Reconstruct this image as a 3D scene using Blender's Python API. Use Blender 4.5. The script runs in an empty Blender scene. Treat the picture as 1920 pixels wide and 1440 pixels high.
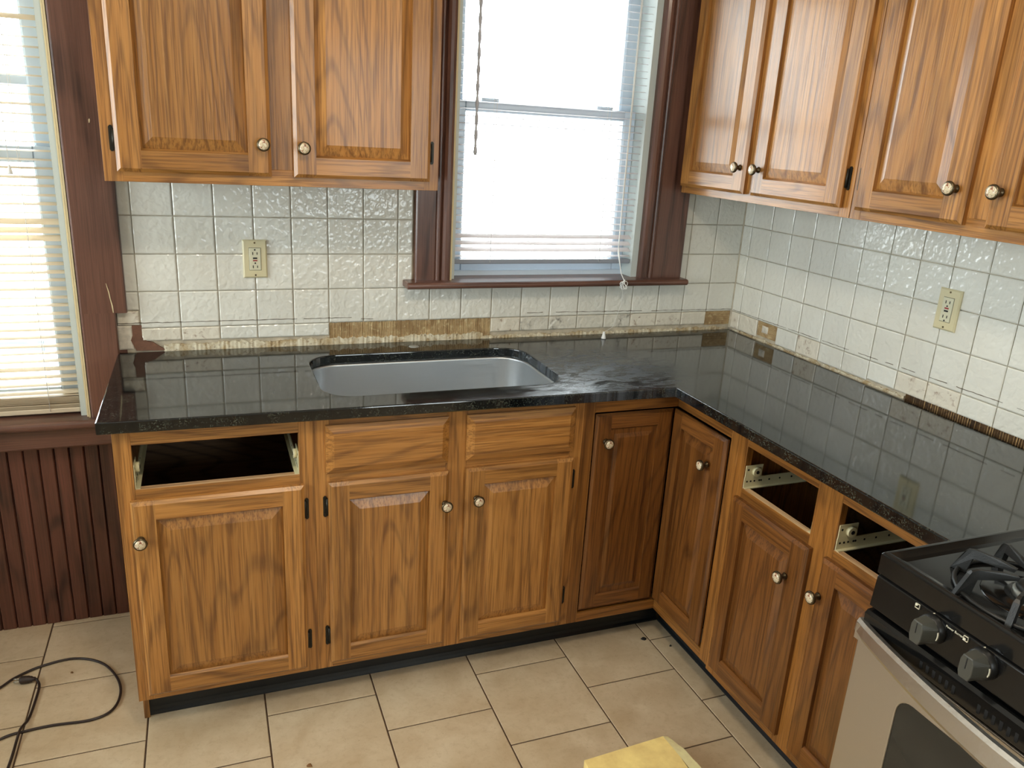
import bpy, bmesh, math, random
from mathutils import Vector, Matrix
random.seed(7)
PI = math.pi
scene = bpy.context.scene
COL = scene.collection

# ------------------------------------------------------------------ camera
cam_d = bpy.data.cameras.new('camera'); cam = bpy.data.objects.new('camera', cam_d); COL.objects.link(cam)
cam_d.sensor_width = 36.0
cam_d.lens = 1475.8 / 1920 * 36
cam_d.clip_start = 0.02
yaw, pit, rol = 0.380389, -0.305746, 0.057646
fwd = Vector((math.sin(yaw) * math.cos(pit), math.cos(yaw) * math.cos(pit), math.sin(pit)))
r0 = Vector((math.cos(yaw), -math.sin(yaw), 0)); u0 = r0.cross(fwd)
rr = r0 * math.cos(rol) + u0 * math.sin(rol); uu = -r0 * math.sin(rol) + u0 * math.cos(rol)
M = Matrix((rr, uu, -fwd)).transposed().to_4x4(); M.translation = Vector((-1.89794, -2.49393, 1.57887))
cam.matrix_world = M
scene.camera = cam

# ------------------------------------------------------------------ world and light
W = bpy.data.worlds.new('world'); scene.world = W; W.use_nodes = True
bg = W.node_tree.nodes['Background']
bg.inputs['Color'].default_value = (0.90, 0.96, 1.0, 1); bg.inputs['Strength'].default_value = 7.5
def portal(name, loc, sx, sz, rz):
    d = bpy.data.lights.new(name, 'AREA'); d.shape = 'RECTANGLE'; d.size = sx; d.size_y = sz
    d.cycles.is_portal = True
    o = bpy.data.objects.new(name, d); COL.objects.link(o); o.location = loc
    o.rotation_euler = (PI / 2, 0, rz)      # -Z of the lamp looks along +Y for rz = 0
    return o
portal('daylight_portal', (-0.797, 0.15, 1.65), 0.72, 1.05, PI)
portal('daylight_portal', (-2.62, 0.15, 1.45), 0.78, 1.45, PI)
portal('daylight_portal', (-0.60, -4.62, 1.60), 0.80, 1.10, 0)
portal('daylight_portal', (-4.11, -1.25, 1.525), 1.70, 1.35, -PI / 2)
scene.view_settings.view_transform = 'Standard'
scene.view_settings.look = 'None'
scene.view_settings.gamma = 1.0
scene.view_settings.use_curve_mapping = False
scene.view_settings.exposure = 0.80
scene.cycles.max_bounces = 10
scene.cycles.diffuse_bounces = 6
scene.cycles.sample_clamp_indirect = 8.0

# ------------------------------------------------------------------ material helpers
def lin(r, g, b):
    f = lambda c: (c / 255 / 12.92) if c / 255 <= 0.04045 else ((c / 255 + 0.055) / 1.055) ** 2.4
    return (f(r), f(g), f(b), 1)
class NT:
    def __init__(s, name):
        s.m = bpy.data.materials.new(name); s.m.use_nodes = True
        s.t = s.m.node_tree; s.b = s.t.nodes['Principled BSDF']; s.out = s.t.nodes['Material Output']
    def n(s, typ, **kw):
        nd = s.t.nodes.new(typ)
        for k, v in kw.items():
            if k in nd.inputs: s.put(nd.inputs[k], v)
            else: setattr(nd, k, v)
        return nd
    def put(s, sock, v):
        if hasattr(v, 'is_linked') or isinstance(v, bpy.types.NodeSocket): s.t.links.new(v, sock)
        else: sock.default_value = v
    def math(s, op, a, b=0.0, clamp=False):
        nd = s.t.nodes.new('ShaderNodeMath'); nd.operation = op; nd.use_clamp = clamp
        s.put(nd.inputs[0], a); s.put(nd.inputs[1], b); return nd.outputs[0]
    def vmath(s, op, a, b):
        nd = s.t.nodes.new('ShaderNodeVectorMath'); nd.operation = op
        s.put(nd.inputs[0], a); s.put(nd.inputs[1], b); return nd.outputs[0]
    def ramp(s, fac, stops, interp='LINEAR'):
        nd = s.t.nodes.new('ShaderNodeValToRGB'); nd.color_ramp.interpolation = interp
        e = nd.color_ramp.elements
        while len(e) < len(stops): e.new(0.5)
        for i, (p, c) in enumerate(stops):
            e[i].position = p; e[i].color = c if hasattr(c, '__len__') else (c, c, c, 1)
        s.put(nd.inputs[0], fac); return nd.outputs[0]
    def mix(s, fac, a, b, blend='MIX'):
        nd = s.t.nodes.new('ShaderNodeMix'); nd.data_type = 'RGBA'; nd.blend_type = blend
        s.put(nd.inputs[0], fac); s.put(nd.inputs[6], a); s.put(nd.inputs[7], b); return nd.outputs[2]
    def noise(s, vec, scale, detail=2.0, rough=0.5, dist=0.0):
        nd = s.t.nodes.new('ShaderNodeTexNoise'); s.put(nd.inputs['Vector'], vec)
        nd.inputs['Scale'].default_value = scale; nd.inputs['Detail'].default_value = detail
        nd.inputs['Roughness'].default_value = rough; nd.inputs['Distortion'].default_value = dist
        return nd.outputs[0]
    def obj(s): return s.n('ShaderNodeTexCoord').outputs['Object']
    def pos(s): return s.n('ShaderNodeNewGeometry').outputs['Position']
    def rnd(s): return s.n('ShaderNodeObjectInfo').outputs['Random']
    def bump(s, h, strength, dist=0.001):
        nd = s.t.nodes.new('ShaderNodeBump'); nd.inputs['Strength'].default_value = strength
        nd.inputs['Distance'].default_value = dist; s.put(nd.inputs['Height'], h)
        s.t.links.new(nd.outputs[0], s.b.inputs['Normal']); return nd
    def set(s, **kw):
        for k, v in kw.items(): s.put(s.b.inputs[k.replace('_', ' ')], v)
        return s.m
def plain(name, col, rough=0.5, metal=0.0, spec=0.5, var=0.0, vscale=8, bump=0.0, bscale=200):
    N = NT(name)
    c = col
    if var:
        nz = N.noise(N.pos(), vscale, 4, 0.6)
        c = N.mix(N.ramp(nz, [(0.3, 0.0), (0.7, 1.0)]), tuple(x * (1 - var) for x in col[:3]) + (1,), tuple(min(1, x * (1 + var)) for x in col[:3]) + (1,))
    N.set(Base_Color=c, Roughness=rough, Metallic=metal)
    N.b.inputs['Specular IOR Level'].default_value = spec
    if bump: N.bump(N.noise(N.pos(), bscale, 2), bump, 0.001)
    return N.m
def wood(name, axis, dark, mid, light, rough=0.32, pores=0.62, figure=17, coat=0.0, fscale=1.0, wear=None):
    """stained wood; axis = local grain axis (0 x, 1 y, 2 z); every board gets its own cut of the figure"""
    N = NT(name)
    off = N.vmath('MULTIPLY', N.n('ShaderNodeCombineXYZ', X=N.rnd(), Y=N.rnd(), Z=N.rnd()).outputs[0], (31.7, 17.3, 23.9))
    p = N.vmath('ADD', N.obj(), off)
    wob = N.noise(N.vmath('MULTIPLY', p, (9, 9, 9)), 1.0, 2)
    def sc(across, along):
        v = [across] * 3; v[axis] = along; return tuple(v)
    big = N.noise(N.vmath('MULTIPLY', p, sc(5.2 * fscale, 0.62 * fscale)), 1.0, 1.2, 0.45, 0.25)
    bands = N.math('PINGPONG', N.math('ADD', N.math('MULTIPLY', big, float(figure)), N.math('MULTIPLY', wob, 0.35)), 0.5)
    bands = N.math('MULTIPLY', bands, 2.0)
    fig = N.ramp(bands, [(0.0, 0.0), (0.14, 0.18), (0.36, 0.82), (1.0, 1.0)])
    pore = N.noise(N.vmath('MULTIPLY', p, sc(240, 6)), 1.0, 2, 0.6)
    pore = N.ramp(pore, [(0.38, 0.0), (0.52, 1.0)])
    pore2 = N.noise(N.vmath('MULTIPLY', p, sc(95, 2.2)), 1.0, 3, 0.65)
    tone = N.noise(N.vmath('MULTIPLY', p, sc(3.0, 0.8)), 1.0, 3, 0.55)
    c = N.mix(fig, dark, mid)
    c = N.mix(N.math('MULTIPLY', N.ramp(pore2, [(0.35, 0.0), (0.7, 1.0)]), 0.65), c, light)
    c = N.mix(N.math('MULTIPLY', N.math('SUBTRACT', 1.0, pore), pores), c, dark)
    c = N.mix(N.ramp(tone, [(0.35, 0.16), (0.62, 0.0)]), c, dark)
    lum = N.math('ADD', 0.88, N.math('MULTIPLY', N.rnd(), 0.24))
    c = N.mix(1.0, c, N.n('ShaderNodeCombineColor', Red=lum, Green=lum, Blue=lum).outputs[0], 'MULTIPLY')
    if wear is not None:
        wz = N.noise(N.vmath('MULTIPLY', p, sc(26, 3.5)), 1.0, 4, 0.7)
        c = N.mix(N.math('MULTIPLY', N.ramp(wz, [(0.66, 0.0), (0.78, 1.0)]), 0.55), c, wear)
    N.set(Base_Color=c, Roughness=N.ramp(tone, [(0.3, rough * 0.85), (0.7, rough * 1.2)]))
    if coat:
        N.b.inputs['Coat Weight'].default_value = coat; N.b.inputs['Coat Roughness'].default_value = 0.16
    N.bump(N.math('ADD', N.math('MULTIPLY', pore, 0.6), N.math('MULTIPLY', fig, 0.6)), 0.25, 0.0006)
    return N.m

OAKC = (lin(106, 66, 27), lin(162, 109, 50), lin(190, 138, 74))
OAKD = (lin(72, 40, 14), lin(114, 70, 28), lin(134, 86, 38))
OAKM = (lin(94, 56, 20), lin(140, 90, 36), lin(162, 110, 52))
MAT = {}
for ax, nm in ((0, 'oak_x'), (1, 'oak_y'), (2, 'oak_z')):
    MAT[nm] = wood('honey_' + nm, ax, *OAKC, rough=0.38, coat=0.22, wear=lin(196, 150, 98))
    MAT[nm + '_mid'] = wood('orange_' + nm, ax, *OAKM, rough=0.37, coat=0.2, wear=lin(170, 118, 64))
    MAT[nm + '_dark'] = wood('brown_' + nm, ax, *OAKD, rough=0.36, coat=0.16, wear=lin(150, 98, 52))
MAT['raw_wood'] = wood('raw_cut_wood', 0, lin(150, 110, 70), lin(200, 165, 120), lin(220, 190, 150), rough=0.7, pores=0.3)
MAT['cab_in'] = wood('cabinet_interior', 0, lin(70, 50, 34), lin(120, 92, 64), lin(140, 110, 80), rough=0.55, pores=0.3)
CASC = (lin(58, 36, 29), lin(102, 68, 55), lin(120, 84, 68))
MAT['casing_z'] = wood('stained_casing_z', 2, *CASC, rough=0.36, pores=0.3, figure=8, coat=0.3, fscale=0.8)
MAT['casing_x'] = wood('stained_casing_x', 0, *CASC, rough=0.36, pores=0.3, figure=8, coat=0.3, fscale=0.8)
MAT['wains'] = wood('wainscot_board_stain', 2, lin(48, 26, 20), lin(94, 56, 43), lin(108, 66, 52), rough=0.38, pores=0.3, figure=8, coat=0.15)
MAT['groove'] = plain('groove_dark', lin(34, 20, 15), 0.7)

def tile_mat(name, col, stain=None, amount=0.0):
    N = NT(name)
    p = N.pos()
    v = N.noise(p, 5, 3)
    rv = N.math('ADD', 0.95, N.math('MULTIPLY', N.rnd(), 0.08))
    c = N.mix(1.0, col, N.n('ShaderNodeCombineColor', Red=rv, Green=rv, Blue=rv).outputs[0], 'MULTIPLY')
    c = N.mix(N.ramp(v, [(0.35, 0.0), (0.75, 0.35)]), c, lin(206, 199, 182))
    rough = 0.13
    if stain:
        s1 = N.noise(p, 46, 5, 0.68, 0.4)
        s2 = N.noise(p, 9, 2)
        m = N.math('MULTIPLY', N.ramp(s1, [(0.60 - 0.1 * amount, 0.0), (0.68, 1.0)]), N.ramp(s2, [(0.42, 0.0), (0.6, 1.0)]))
        c = N.mix(N.math('MULTIPLY', m, 0.85), c, stain)
        rough = N.math('ADD', 0.2, N.math('MULTIPLY', m, 0.5))
    N.set(Base_Color=c, Roughness=rough)
    h = N.math('ADD', N.noise(p, 62, 1.5, 0.4, 0.3), N.math('MULTIPLY', N.noise(p, 22, 1), 0.7))
    N.bump(h, 0.62, 0.0048)
    return N.m
MAT['tile'] = tile_mat('white_glazed_tile', lin(222, 221, 211))
MAT['tile_st'] = tile_mat('stained_glazed_tile', lin(222, 215, 198), lin(120, 84, 50), 0.6)
MAT['tile_mk'] = tile_mat('mildew_spotted_tile', lin(214, 210, 196), lin(70, 62, 54), 1.5)
MAT['grout'] = plain('tile_grout', lin(176, 166, 146), 0.9, var=0.25, vscale=25)
MAT['plaster'] = plain('wall_paint', lin(205, 198, 184), 0.85, var=0.04, vscale=4)
MAT['rough_plaster'] = plain('rough_plaster', lin(206, 198, 182), 0.9, var=0.18, vscale=60, bump=0.4, bscale=90)
MAT['ceiling'] = plain('ceiling_paint', lin(228, 224, 214), 0.9)
MAT['caulk'] = plain('old_caulk', lin(104, 92, 74), 0.8, var=0.4, vscale=40)
def adhesive(name, a, b, c3):
    N = NT(name); p = N.pos()
    n1 = N.noise(p, 18, 5, 0.65, 0.6); n2 = N.noise(p, 70, 4, 0.7)
    c = N.mix(N.ramp(n1, [(0.38, 0.0), (0.55, 1.0)]), a, b)
    c = N.mix(N.ramp(n2, [(0.55, 0.0), (0.66, 0.8)]), c, c3)
    N.set(Base_Color=c, Roughness=0.85); N.bump(n2, 0.5, 0.001); return N.m
MAT['adhesive'] = adhesive('brown_tile_adhesive', lin(160, 132, 94), lin(184, 160, 120), lin(212, 198, 160))
MAT['residue'] = adhesive('tan_caulk_residue', lin(178, 156, 118), lin(212, 203, 178), lin(126, 98, 66))
MAT['adh_dark'] = adhesive('ridged_adhesive', lin(160, 124, 76), lin(200, 168, 112), lin(84, 58, 34))
MAT['adhesive_deep'] = adhesive('adhesive_shaded_flank', lin(146, 118, 80), lin(176, 150, 108), lin(208, 190, 148))  # darker copy for one flank of each ridge: painted shade
MAT['adh_dark_deep'] = adhesive('ridged_adhesive_shaded_flank', lin(58, 42, 26), lin(84, 62, 36), lin(40, 28, 18))  # same painted shade for the ridges along the worktop gap
MAT['brown_spot'] = plain('bare_wood_patch', lin(112, 76, 56), 0.7, var=0.3, vscale=40)

def floor_mat():
    N = NT('beige_floor_tile'); p = N.pos()
    off = N.vmath('ADD', p, N.n('ShaderNodeCombineXYZ', X=N.math('MULTIPLY', N.rnd(), 40.0), Y=0.0, Z=0.0).outputs[0])
    n1 = N.noise(off, 9, 6, 0.62, 0.5); n2 = N.noise(off, 55, 4, 0.7); n3 = N.noise(p, 2.4, 4, 0.6); n4 = N.noise(p, 120, 2)
    c = N.mix(N.ramp(n1, [(0.3, 0.0), (0.7, 1.0)]), lin(186, 164, 132), lin(208, 190, 160))
    c = N.mix(N.math('MULTIPLY', N.ramp(n2, [(0.3, 1.0), (0.5, 0.0)]), 0.3), c, lin(160, 134, 100))
    c = N.mix(N.ramp(n3, [(0.5, 0.0), (0.75, 0.3)]), c, lin(170, 148, 112))
    c = N.mix(N.math('MULTIPLY', N.ramp(n4, [(0.72, 0.0), (0.78, 1.0)]), 0.5), c, lin(110, 88, 62))
    N.set(Base_Color=c, Roughness=N.ramp(n1, [(0.3, 0.38), (0.7, 0.5)]))
    N.bump(N.math('ADD', n1, N.math('MULTIPLY', n2, 0.4)), 0.12, 0.002)
    return N.m
MAT['floor'] = floor_mat()
MAT['floor_grout'] = plain('dark_brown_floor_grout', lin(82, 62, 46), 0.9, var=0.3, vscale=30)

def granite():
    N = NT('black_granite'); p = N.pos()
    v = N.n('ShaderNodeTexVoronoi'); N.put(v.inputs['Vector'], p); v.inputs['Scale'].default_value = 420; v.feature = 'F1'
    r = N.n('ShaderNodeSeparateColor'); N.put(r.inputs[0], v.outputs['Color'])
    fl = N.math('MULTIPLY', N.ramp(r.outputs[0], [(0.80, 0.0), (0.86, 1.0)]), N.ramp(N.noise(p, 30, 3), [(0.42, 0.0), (0.62, 1.0)]))
    fl2 = N.ramp(N.noise(p, 150, 3, 0.6), [(0.58, 0.0), (0.70, 1.0)])
    c = N.mix(N.math('MULTIPLY', fl2, 0.7), lin(13, 15, 16), lin(44, 50, 46))
    c = N.mix(N.math('MULTIPLY', fl, 0.65), c, lin(84, 90, 78))
    # dried wipe marks: polish is duller there, and window glare is painted in
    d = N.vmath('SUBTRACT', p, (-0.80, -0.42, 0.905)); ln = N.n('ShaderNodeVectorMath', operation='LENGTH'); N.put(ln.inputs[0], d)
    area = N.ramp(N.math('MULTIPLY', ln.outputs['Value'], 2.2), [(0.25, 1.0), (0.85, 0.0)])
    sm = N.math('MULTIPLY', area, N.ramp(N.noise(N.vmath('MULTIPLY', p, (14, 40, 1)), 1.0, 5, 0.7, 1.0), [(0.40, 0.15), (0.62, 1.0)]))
    sp = N.ramp(N.noise(p, 330, 2), [(0.62, 0.0), (0.70, 1.0)])
    dust = N.math('MULTIPLY', N.ramp(N.noise(p, 6, 5, 0.7), [(0.45, 0.0), (0.75, 1.0)]), 0.03)
    rough = N.math('ADD', N.math('ADD', 0.055, N.math('MULTIPLY', sm, 0.42)), N.math('ADD', dust, N.math('MULTIPLY', N.math('MULTIPLY', sp, area), 0.2)))
    c = N.mix(N.math('MULTIPLY', sm, 0.34), c, lin(122, 134, 148))  # bluish window glare mixed into the stone colour
    N.set(Base_Color=c, Roughness=rough); N.b.inputs['Specular IOR Level'].default_value = 0.72
    return N.m
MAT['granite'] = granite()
def brushed(name, col, rough, sc):
    N = NT(name); p = N.obj()
    n = N.noise(N.vmath('MULTIPLY', p, sc), 1.0, 3, 0.6)
    N.set(Base_Color=N.mix(n, tuple(x * 0.86 for x in col[:3]) + (1,), col), Metallic=1.0, Roughness=N.ramp(n, [(0.3, rough * 0.8), (0.7, rough * 1.25)]))
    N.bump(n, 0.08, 0.0004); return N.m
MAT['steel'] = brushed('brushed_sink_steel', lin(214, 219, 223), 0.42, (9, 400, 400))
MAT['range_steel'] = brushed('brushed_range_steel', lin(196, 190, 180), 0.36, (400, 9, 400))
MAT['black_enamel'] = plain('black_enamel', lin(17, 17, 17), 0.14, var=0.2, vscale=40)
MAT['black_plastic'] = plain('black_plastic', lin(26, 26, 25), 0.35)
MAT['knob_grey'] = plain('dark_grey_knob', lin(66, 66, 60), 0.42)
MAT['cast_iron'] = plain('cast_iron', lin(22, 23, 22), 0.45, bump=0.3, bscale=500)
MAT['black_gap'] = plain('vent_black', lin(5, 5, 5), 0.8)
MAT['oven_glass'] = plain('dark_oven_glass', lin(40, 40, 36), 0.07)
MAT['alu'] = plain('burner_aluminium', lin(150, 150, 142), 0.4, 0.9)
MAT['white_print'] = plain('white_print', lin(216, 212, 190), 0.6)
MAT['vinyl'] = plain('black_vinyl_base', lin(20, 26, 30), 0.28)
MAT['brass'] = plain('antique_brass', lin(96, 84, 64), 0.34, 0.9)
MAT['hinge'] = plain('dark_bronze_hinge', lin(46, 44, 38), 0.4, 0.7)
def porcelain():
    N = NT('porcelain_flower_inset'); p = N.obj()
    n = N.noise(p, 320, 2); n2 = N.noise(p, 210, 2)
    c = N.mix(N.ramp(n, [(0.55, 0.0), (0.62, 1.0)]), lin(208, 194, 164), lin(150, 76, 60))
    c = N.mix(N.ramp(n2, [(0.6, 0.0), (0.66, 1.0)]), c, lin(96, 104, 74))
    N.set(Base_Color=c, Roughness=0.15); return N.m
MAT['porcelain'] = porcelain()
MAT['ivory'] = plain('ivory_plastic', lin(206, 196, 158), 0.35)
MAT['ivory2'] = plain('ivory_receptacle', lin(208, 204, 176), 0.3)
MAT['slot'] = plain('outlet_slot', lin(14, 13, 12), 0.7)
MAT['red_btn'] = plain('red_button', lin(150, 44, 46), 0.4)
MAT['slide'] = plain('cream_slide_metal', lin(206, 198, 160), 0.4)
MAT['sash'] = plain('white_window_frame', lin(200, 214, 226), 0.45)
MAT['jamb'] = plain('pale_painted_stop', lin(188, 196, 192), 0.5)
MAT['cream_edge'] = plain('cream_paint_edge', lin(206, 190, 150), 0.6)
def thin(name, col, trans):
    N = NT(name); N.set(Base_Color=col, Roughness=0.45)
    tr = N.n('ShaderNodeBsdfTranslucent'); tr.inputs[0].default_value = col
    mx = N.n('ShaderNodeMixShader'); mx.inputs[0].default_value = trans
    N.t.links.new(N.b.outputs[0], mx.inputs[1]); N.t.links.new(tr.outputs[0], mx.inputs[2]); N.t.links.new(mx.outputs[0], N.out.inputs[0])
    return N.m
MAT['slat_white'] = thin('white_vinyl_slat', lin(206, 200, 200), 0.06)
MAT['slat_cream'] = thin('cream_vinyl_slat', lin(212, 196, 168), 0.06)
MAT['cord_white'] = plain('white_cord', lin(226, 226, 222), 0.7)
MAT['wand'] = plain('grey_plastic_wand', lin(186, 188, 196), 0.3)
MAT['rail_grey'] = plain('blind_bottom_rail', lin(140, 146, 156), 0.4)
def glass():
    N = NT('window_pane'); t = N.n('ShaderNodeBsdfTransparent'); g = N.n('ShaderNodeBsdfGlossy'); g.inputs['Roughness'].default_value = 0.02
    t.inputs[0].default_value = (0.97, 0.99, 0.98, 1)
    lw = N.n('ShaderNodeFresnel'); lw.inputs[0].default_value = 1.45
    mx = N.n('ShaderNodeMixShader'); N.t.links.new(lw.outputs[0], mx.inputs[0])
    N.t.links.new(t.outputs[0], mx.inputs[1]); N.t.links.new(g.outputs[0], mx.inputs[2]); N.t.links.new(mx.outputs[0], N.out.inputs[0])
    return N.m
MAT['glass'] = glass()
MAT['cord_black'] = plain('brown_black_rubber', lin(44, 32, 28), 0.45)
MAT['prong'] = plain('nickel_prong', lin(180, 176, 164), 0.3, 1.0)
MAT['foam'] = plain('yellow_foam', lin(248, 216, 140), 0.85, var=0.16, vscale=14, bump=0.5, bscale=60)
MAT['foam_torn'] = plain('torn_foam', lin(250, 238, 182), 0.9, var=0.12, vscale=30, bump=0.6, bscale=90)
MAT['crumb'] = plain('dark_crumb', lin(28, 26, 24), 0.7)
MAT['crumb_brown'] = plain('brown_crumb', lin(120, 84, 46), 0.7)
MAT['lamp_glass'] = None

# ------------------------------------------------------------------ mesh builder
class MB:
    def __init__(s): s.v = []; s.f = []; s.mi = []; s.sm = []
    def add(s, vs, fs, m=0, smooth=False):
        o = len(s.v); s.v += [tuple(x) for x in vs]
        for f in fs: s.f.append([i + o for i in f]); s.mi.append(m); s.sm.append(smooth)
        return s
    def box(s, x0, x1, y0, y1, z0, z1, m=0):
        vs = [(x, y, z) for x in (x0, x1) for y in (y0, y1) for z in (z0, z1)]
        return s.add(vs, [(0, 1, 3, 2), (4, 6, 7, 5), (0, 4, 5, 1), (2, 3, 7, 6), (0, 2, 6, 4), (1, 5, 7, 3)], m)
    def plate(s, x0, x1, z0, z1, yb, yf, ins=(0, 0, 0, 0), cd=0.002, m=0, c0=0.0):
        """board facing -y: back face at yb, front face at yf (< yb); its front edges slope back by cd over insets left, right, bottom, top"""
        l, r, b, t = ins
        R = lambda a0, a1, b0, b1, y: [(a0, y, b0), (a1, y, b0), (a1, y, b1), (a0, y, b1)]
        vs = R(x0, x1, z0, z1, yb) + R(x0, x1, z0, z1, yf + cd) + R(x0 + l, x1 - r, z0 + b, z1 - t, yf)
        fs = [(3, 2, 1, 0), (8, 9, 10, 11)]
        for k in (0, 4):
            for i in range(4):
                j = (i + 1) % 4; fs.append((k + i, k + j, k + 4 + j, k + 4 + i))
        return s.add(vs, fs, m)
    def prism(s, poly, axis, a, b, m=0, smooth=False):
        """poly (2-D, ccw) in the two other axes, extruded from a to b along axis"""
        def P(q, t):
            if axis == 'x': return (t, q[0], q[1])
            if axis == 'y': return (q[0], t, q[1])
            return (q[0], q[1], t)
        n = len(poly)
        vs = [P(q, a) for q in poly] + [P(q, b) for q in poly]
        s.add(vs, [tuple(range(n))[::-1], tuple(range(n, 2 * n))], m)
        o = len(s.v) - 2 * n
        for i in range(n):
            j = (i + 1) % n; s.f.append([o + i, o + j, o + n + j, o + n + i]); s.mi.append(m); s.sm.append(smooth)
        return s
    def tube(s, pts, r, n=8, m=0, cap=True, closed=False):
        pts = [Vector(p) for p in pts]; rings = []; k = len(pts); up = Vector((0, 0, 1)); rs = r if hasattr(r, '__len__') else [r] * k
        nrm = None
        for i, p in enumerate(pts):
            d = (pts[(i + 1) % k] - pts[i - 1]) if closed else (pts[min(i + 1, k - 1)] - pts[max(i - 1, 0)])
            d.normalize()
            if nrm is None: nrm = d.cross(up) if abs(d.z) < 0.95 else d.cross(Vector((1, 0, 0)))
            nrm = (nrm - d * nrm.dot(d)).normalized(); bn = d.cross(nrm)
            rings.append([p + (nrm * math.cos(2 * PI * j / n) + bn * math.sin(2 * PI * j / n)) * rs[i] for j in range(n)])
        vs = [q for rg in rings for q in rg]; fs = []
        for i in range(k if closed else k - 1):
            for j in range(n):
                a, b = i * n + j, i * n + (j + 1) % n; i2 = (i + 1) % k
                fs.append((a, b, i2 * n + (j + 1) % n, i2 * n + j))
        s.add(vs, fs, m, True)
        if cap and not closed:
            o = len(s.v) - len(vs)
            s.f.append([o + j for j in range(n)][::-1]); s.mi.append(m); s.sm.append(False)
            s.f.append([o + (k - 1) * n + j for j in range(n)]); s.mi.append(m); s.sm.append(False)
        return s
    def lathe(s, prof, c, axis='z', n=20, mats=None, m=0, smooth=True):
        """prof: (radius, offset along axis); axis 'z', '-y'"""
        vs = []; fs = []; ms = []
        for (r, h) in prof:
            for j in range(n):
                a = 2 * PI * j / n; u, w = r * math.cos(a), r * math.sin(a)
                if axis == 'z': vs.append((c[0] + u, c[1] + w, c[2] + h))
                elif axis == '-y': vs.append((c[0] + u, c[1] - h, c[2] + w))
                else: vs.append((c[0] - h, c[1] + u, c[2] + w))
        o = len(s.v); s.v += vs
        for i in range(len(prof) - 1):
            for j in range(n):
                s.f.append([o + i * n + j, o + i * n + (j + 1) % n, o + (i + 1) * n + (j + 1) % n, o + (i + 1) * n + j])
                s.mi.append(mats[i] if mats else m); s.sm.append(smooth)
        s.f.append([o + j for j in range(n)][::-1]); s.mi.append(mats[0] if mats else m); s.sm.append(False)
        s.f.append([o + (len(prof) - 1) * n + j for j in range(n)]); s.mi.append(mats[-1] if mats else m); s.sm.append(False)
        return s
    def mesh(s, name, mats):
        me = bpy.data.meshes.new(name); me.from_pydata(s.v, [], s.f)
        for mt in (mats if isinstance(mats, (list, tuple)) else [mats]): me.materials.append(MAT[mt] if isinstance(mt, str) else mt)
        me.polygons.foreach_set('material_index', s.mi); me.polygons.foreach_set('use_smooth', s.sm)
        bm = bmesh.new(); bm.from_mesh(me); bmesh.ops.recalc_face_normals(bm, faces=bm.faces); bm.to_mesh(me); bm.free()
        me.update(); return me
    def build(s, name, mats, parent=None, loc=None):
        return link(name, s.mesh(name, mats), parent, loc)
def link(name, me, parent=None, loc=None):
    o = bpy.data.objects.new(name, me); COL.objects.link(o)
    if parent: o.parent = parent
    if loc: o.location = loc
    return o
def bevel(o, w, seg=2, ang=40):
    b = o.modifiers.new('soft_edges', 'BEVEL'); b.width = w; b.segments = seg; b.limit_method = 'ANGLE'; b.angle_limit = math.radians(ang)
    return o
def tag(o, label=None, cat=None, group=None, kind=None):
    if label: o['label'] = label
    if cat: o['category'] = cat
    if group: o['group'] = group
    if kind: o['kind'] = kind
    return o
def empty(name, loc=(0, 0, 0), rz=0):
    o = bpy.data.objects.new(name, None); COL.objects.link(o); o.location = loc; o.rotation_euler = (0, 0, rz); o.empty_display_size = 0.05
    return o

# ================================================================== setting
ROOM_X0, ROOM_Y0, ROOM_Z = -4.0, -4.5, 2.5
CT = 0.905                                   # worktop height
W1 = (-1.150, -0.440, 1.113, 2.17)           # sink window opening
W2 = (-3.00, -2.240, 0.715, 2.17)            # tall window opening
W3 = (-1.00, -0.20, 1.05, 2.15)              # window behind the camera
W4 = (-2.10, -0.40, 0.85, 2.20)              # window added in the unseen left wall for fill light (y0, y1, z0, z1)

# ---- floor with single tiles
P = 0.3060; G = 0.0045
fl = MB().box(ROOM_X0, 0.15, ROOM_Y0, 0.15, -0.08, -0.0025).build('floor', 'floor_grout'); tag(fl, 'beige stone-look floor tiles with dark grout', kind='structure')
def ftile(w, d): return MB().prism([(0, 0), (w, 0), (w, d), (0, d)], 'z', -0.008, -0.0008).add([(0.0015, 0.0015, 0), (w - 0.0015, 0.0015, 0), (w - 0.0015, d - 0.0015, 0), (0.0015, d - 0.0015, 0), (0, 0, -0.0008), (w, 0, -0.0008), (w, d, -0.0008), (0, d, -0.0008)], [(0, 1, 2, 3), (4, 5, 1, 0), (5, 6, 2, 1), (6, 7, 3, 2), (7, 4, 0, 3)])
full_tile = ftile(P - G, P - G).mesh('floor_tile', 'floor')
far = MB()
for k in range(-2, 12):
    x1 = -0.588 - (k - 1) * P - G / 2; x0 = -0.588 - k * P + G / 2
    ph = -0.587 if k % 2 == 0 else -0.741
    for j in range(-16, 4):
        y0 = ph + j * P + G / 2; y1 = y0 + P - G
        a0, a1, b0, b1 = max(x0, ROOM_X0), min(x1, 0.0), max(y0, ROOM_Y0), min(y1, 0.052)
        if a1 - a0 < 0.02 or b1 - b0 < 0.01: continue
        if b0 > -0.50 and a0 > -2.11: continue                # under the sink run
        if a0 > -0.5 and b0 > -1.62: continue                 # under the other run
        if b1 < -2.0 or a1 < -3.3:
            far.box(a0, a1, b0, b1, -0.008, 0.0); continue
        if abs(a1 - a0 - P + G) < 1e-4 and abs(b1 - b0 - P + G) < 1e-4: o = link('floor_tile', full_tile, fl, (a0, b0, 0))
        else: o = ftile(a1 - a0, b1 - b0).build('floor_tile', 'floor', fl, (a0, b0, 0))
o = far.build('further_floor_tiles', 'floor', fl); o['kind'] = 'stuff'

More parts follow.
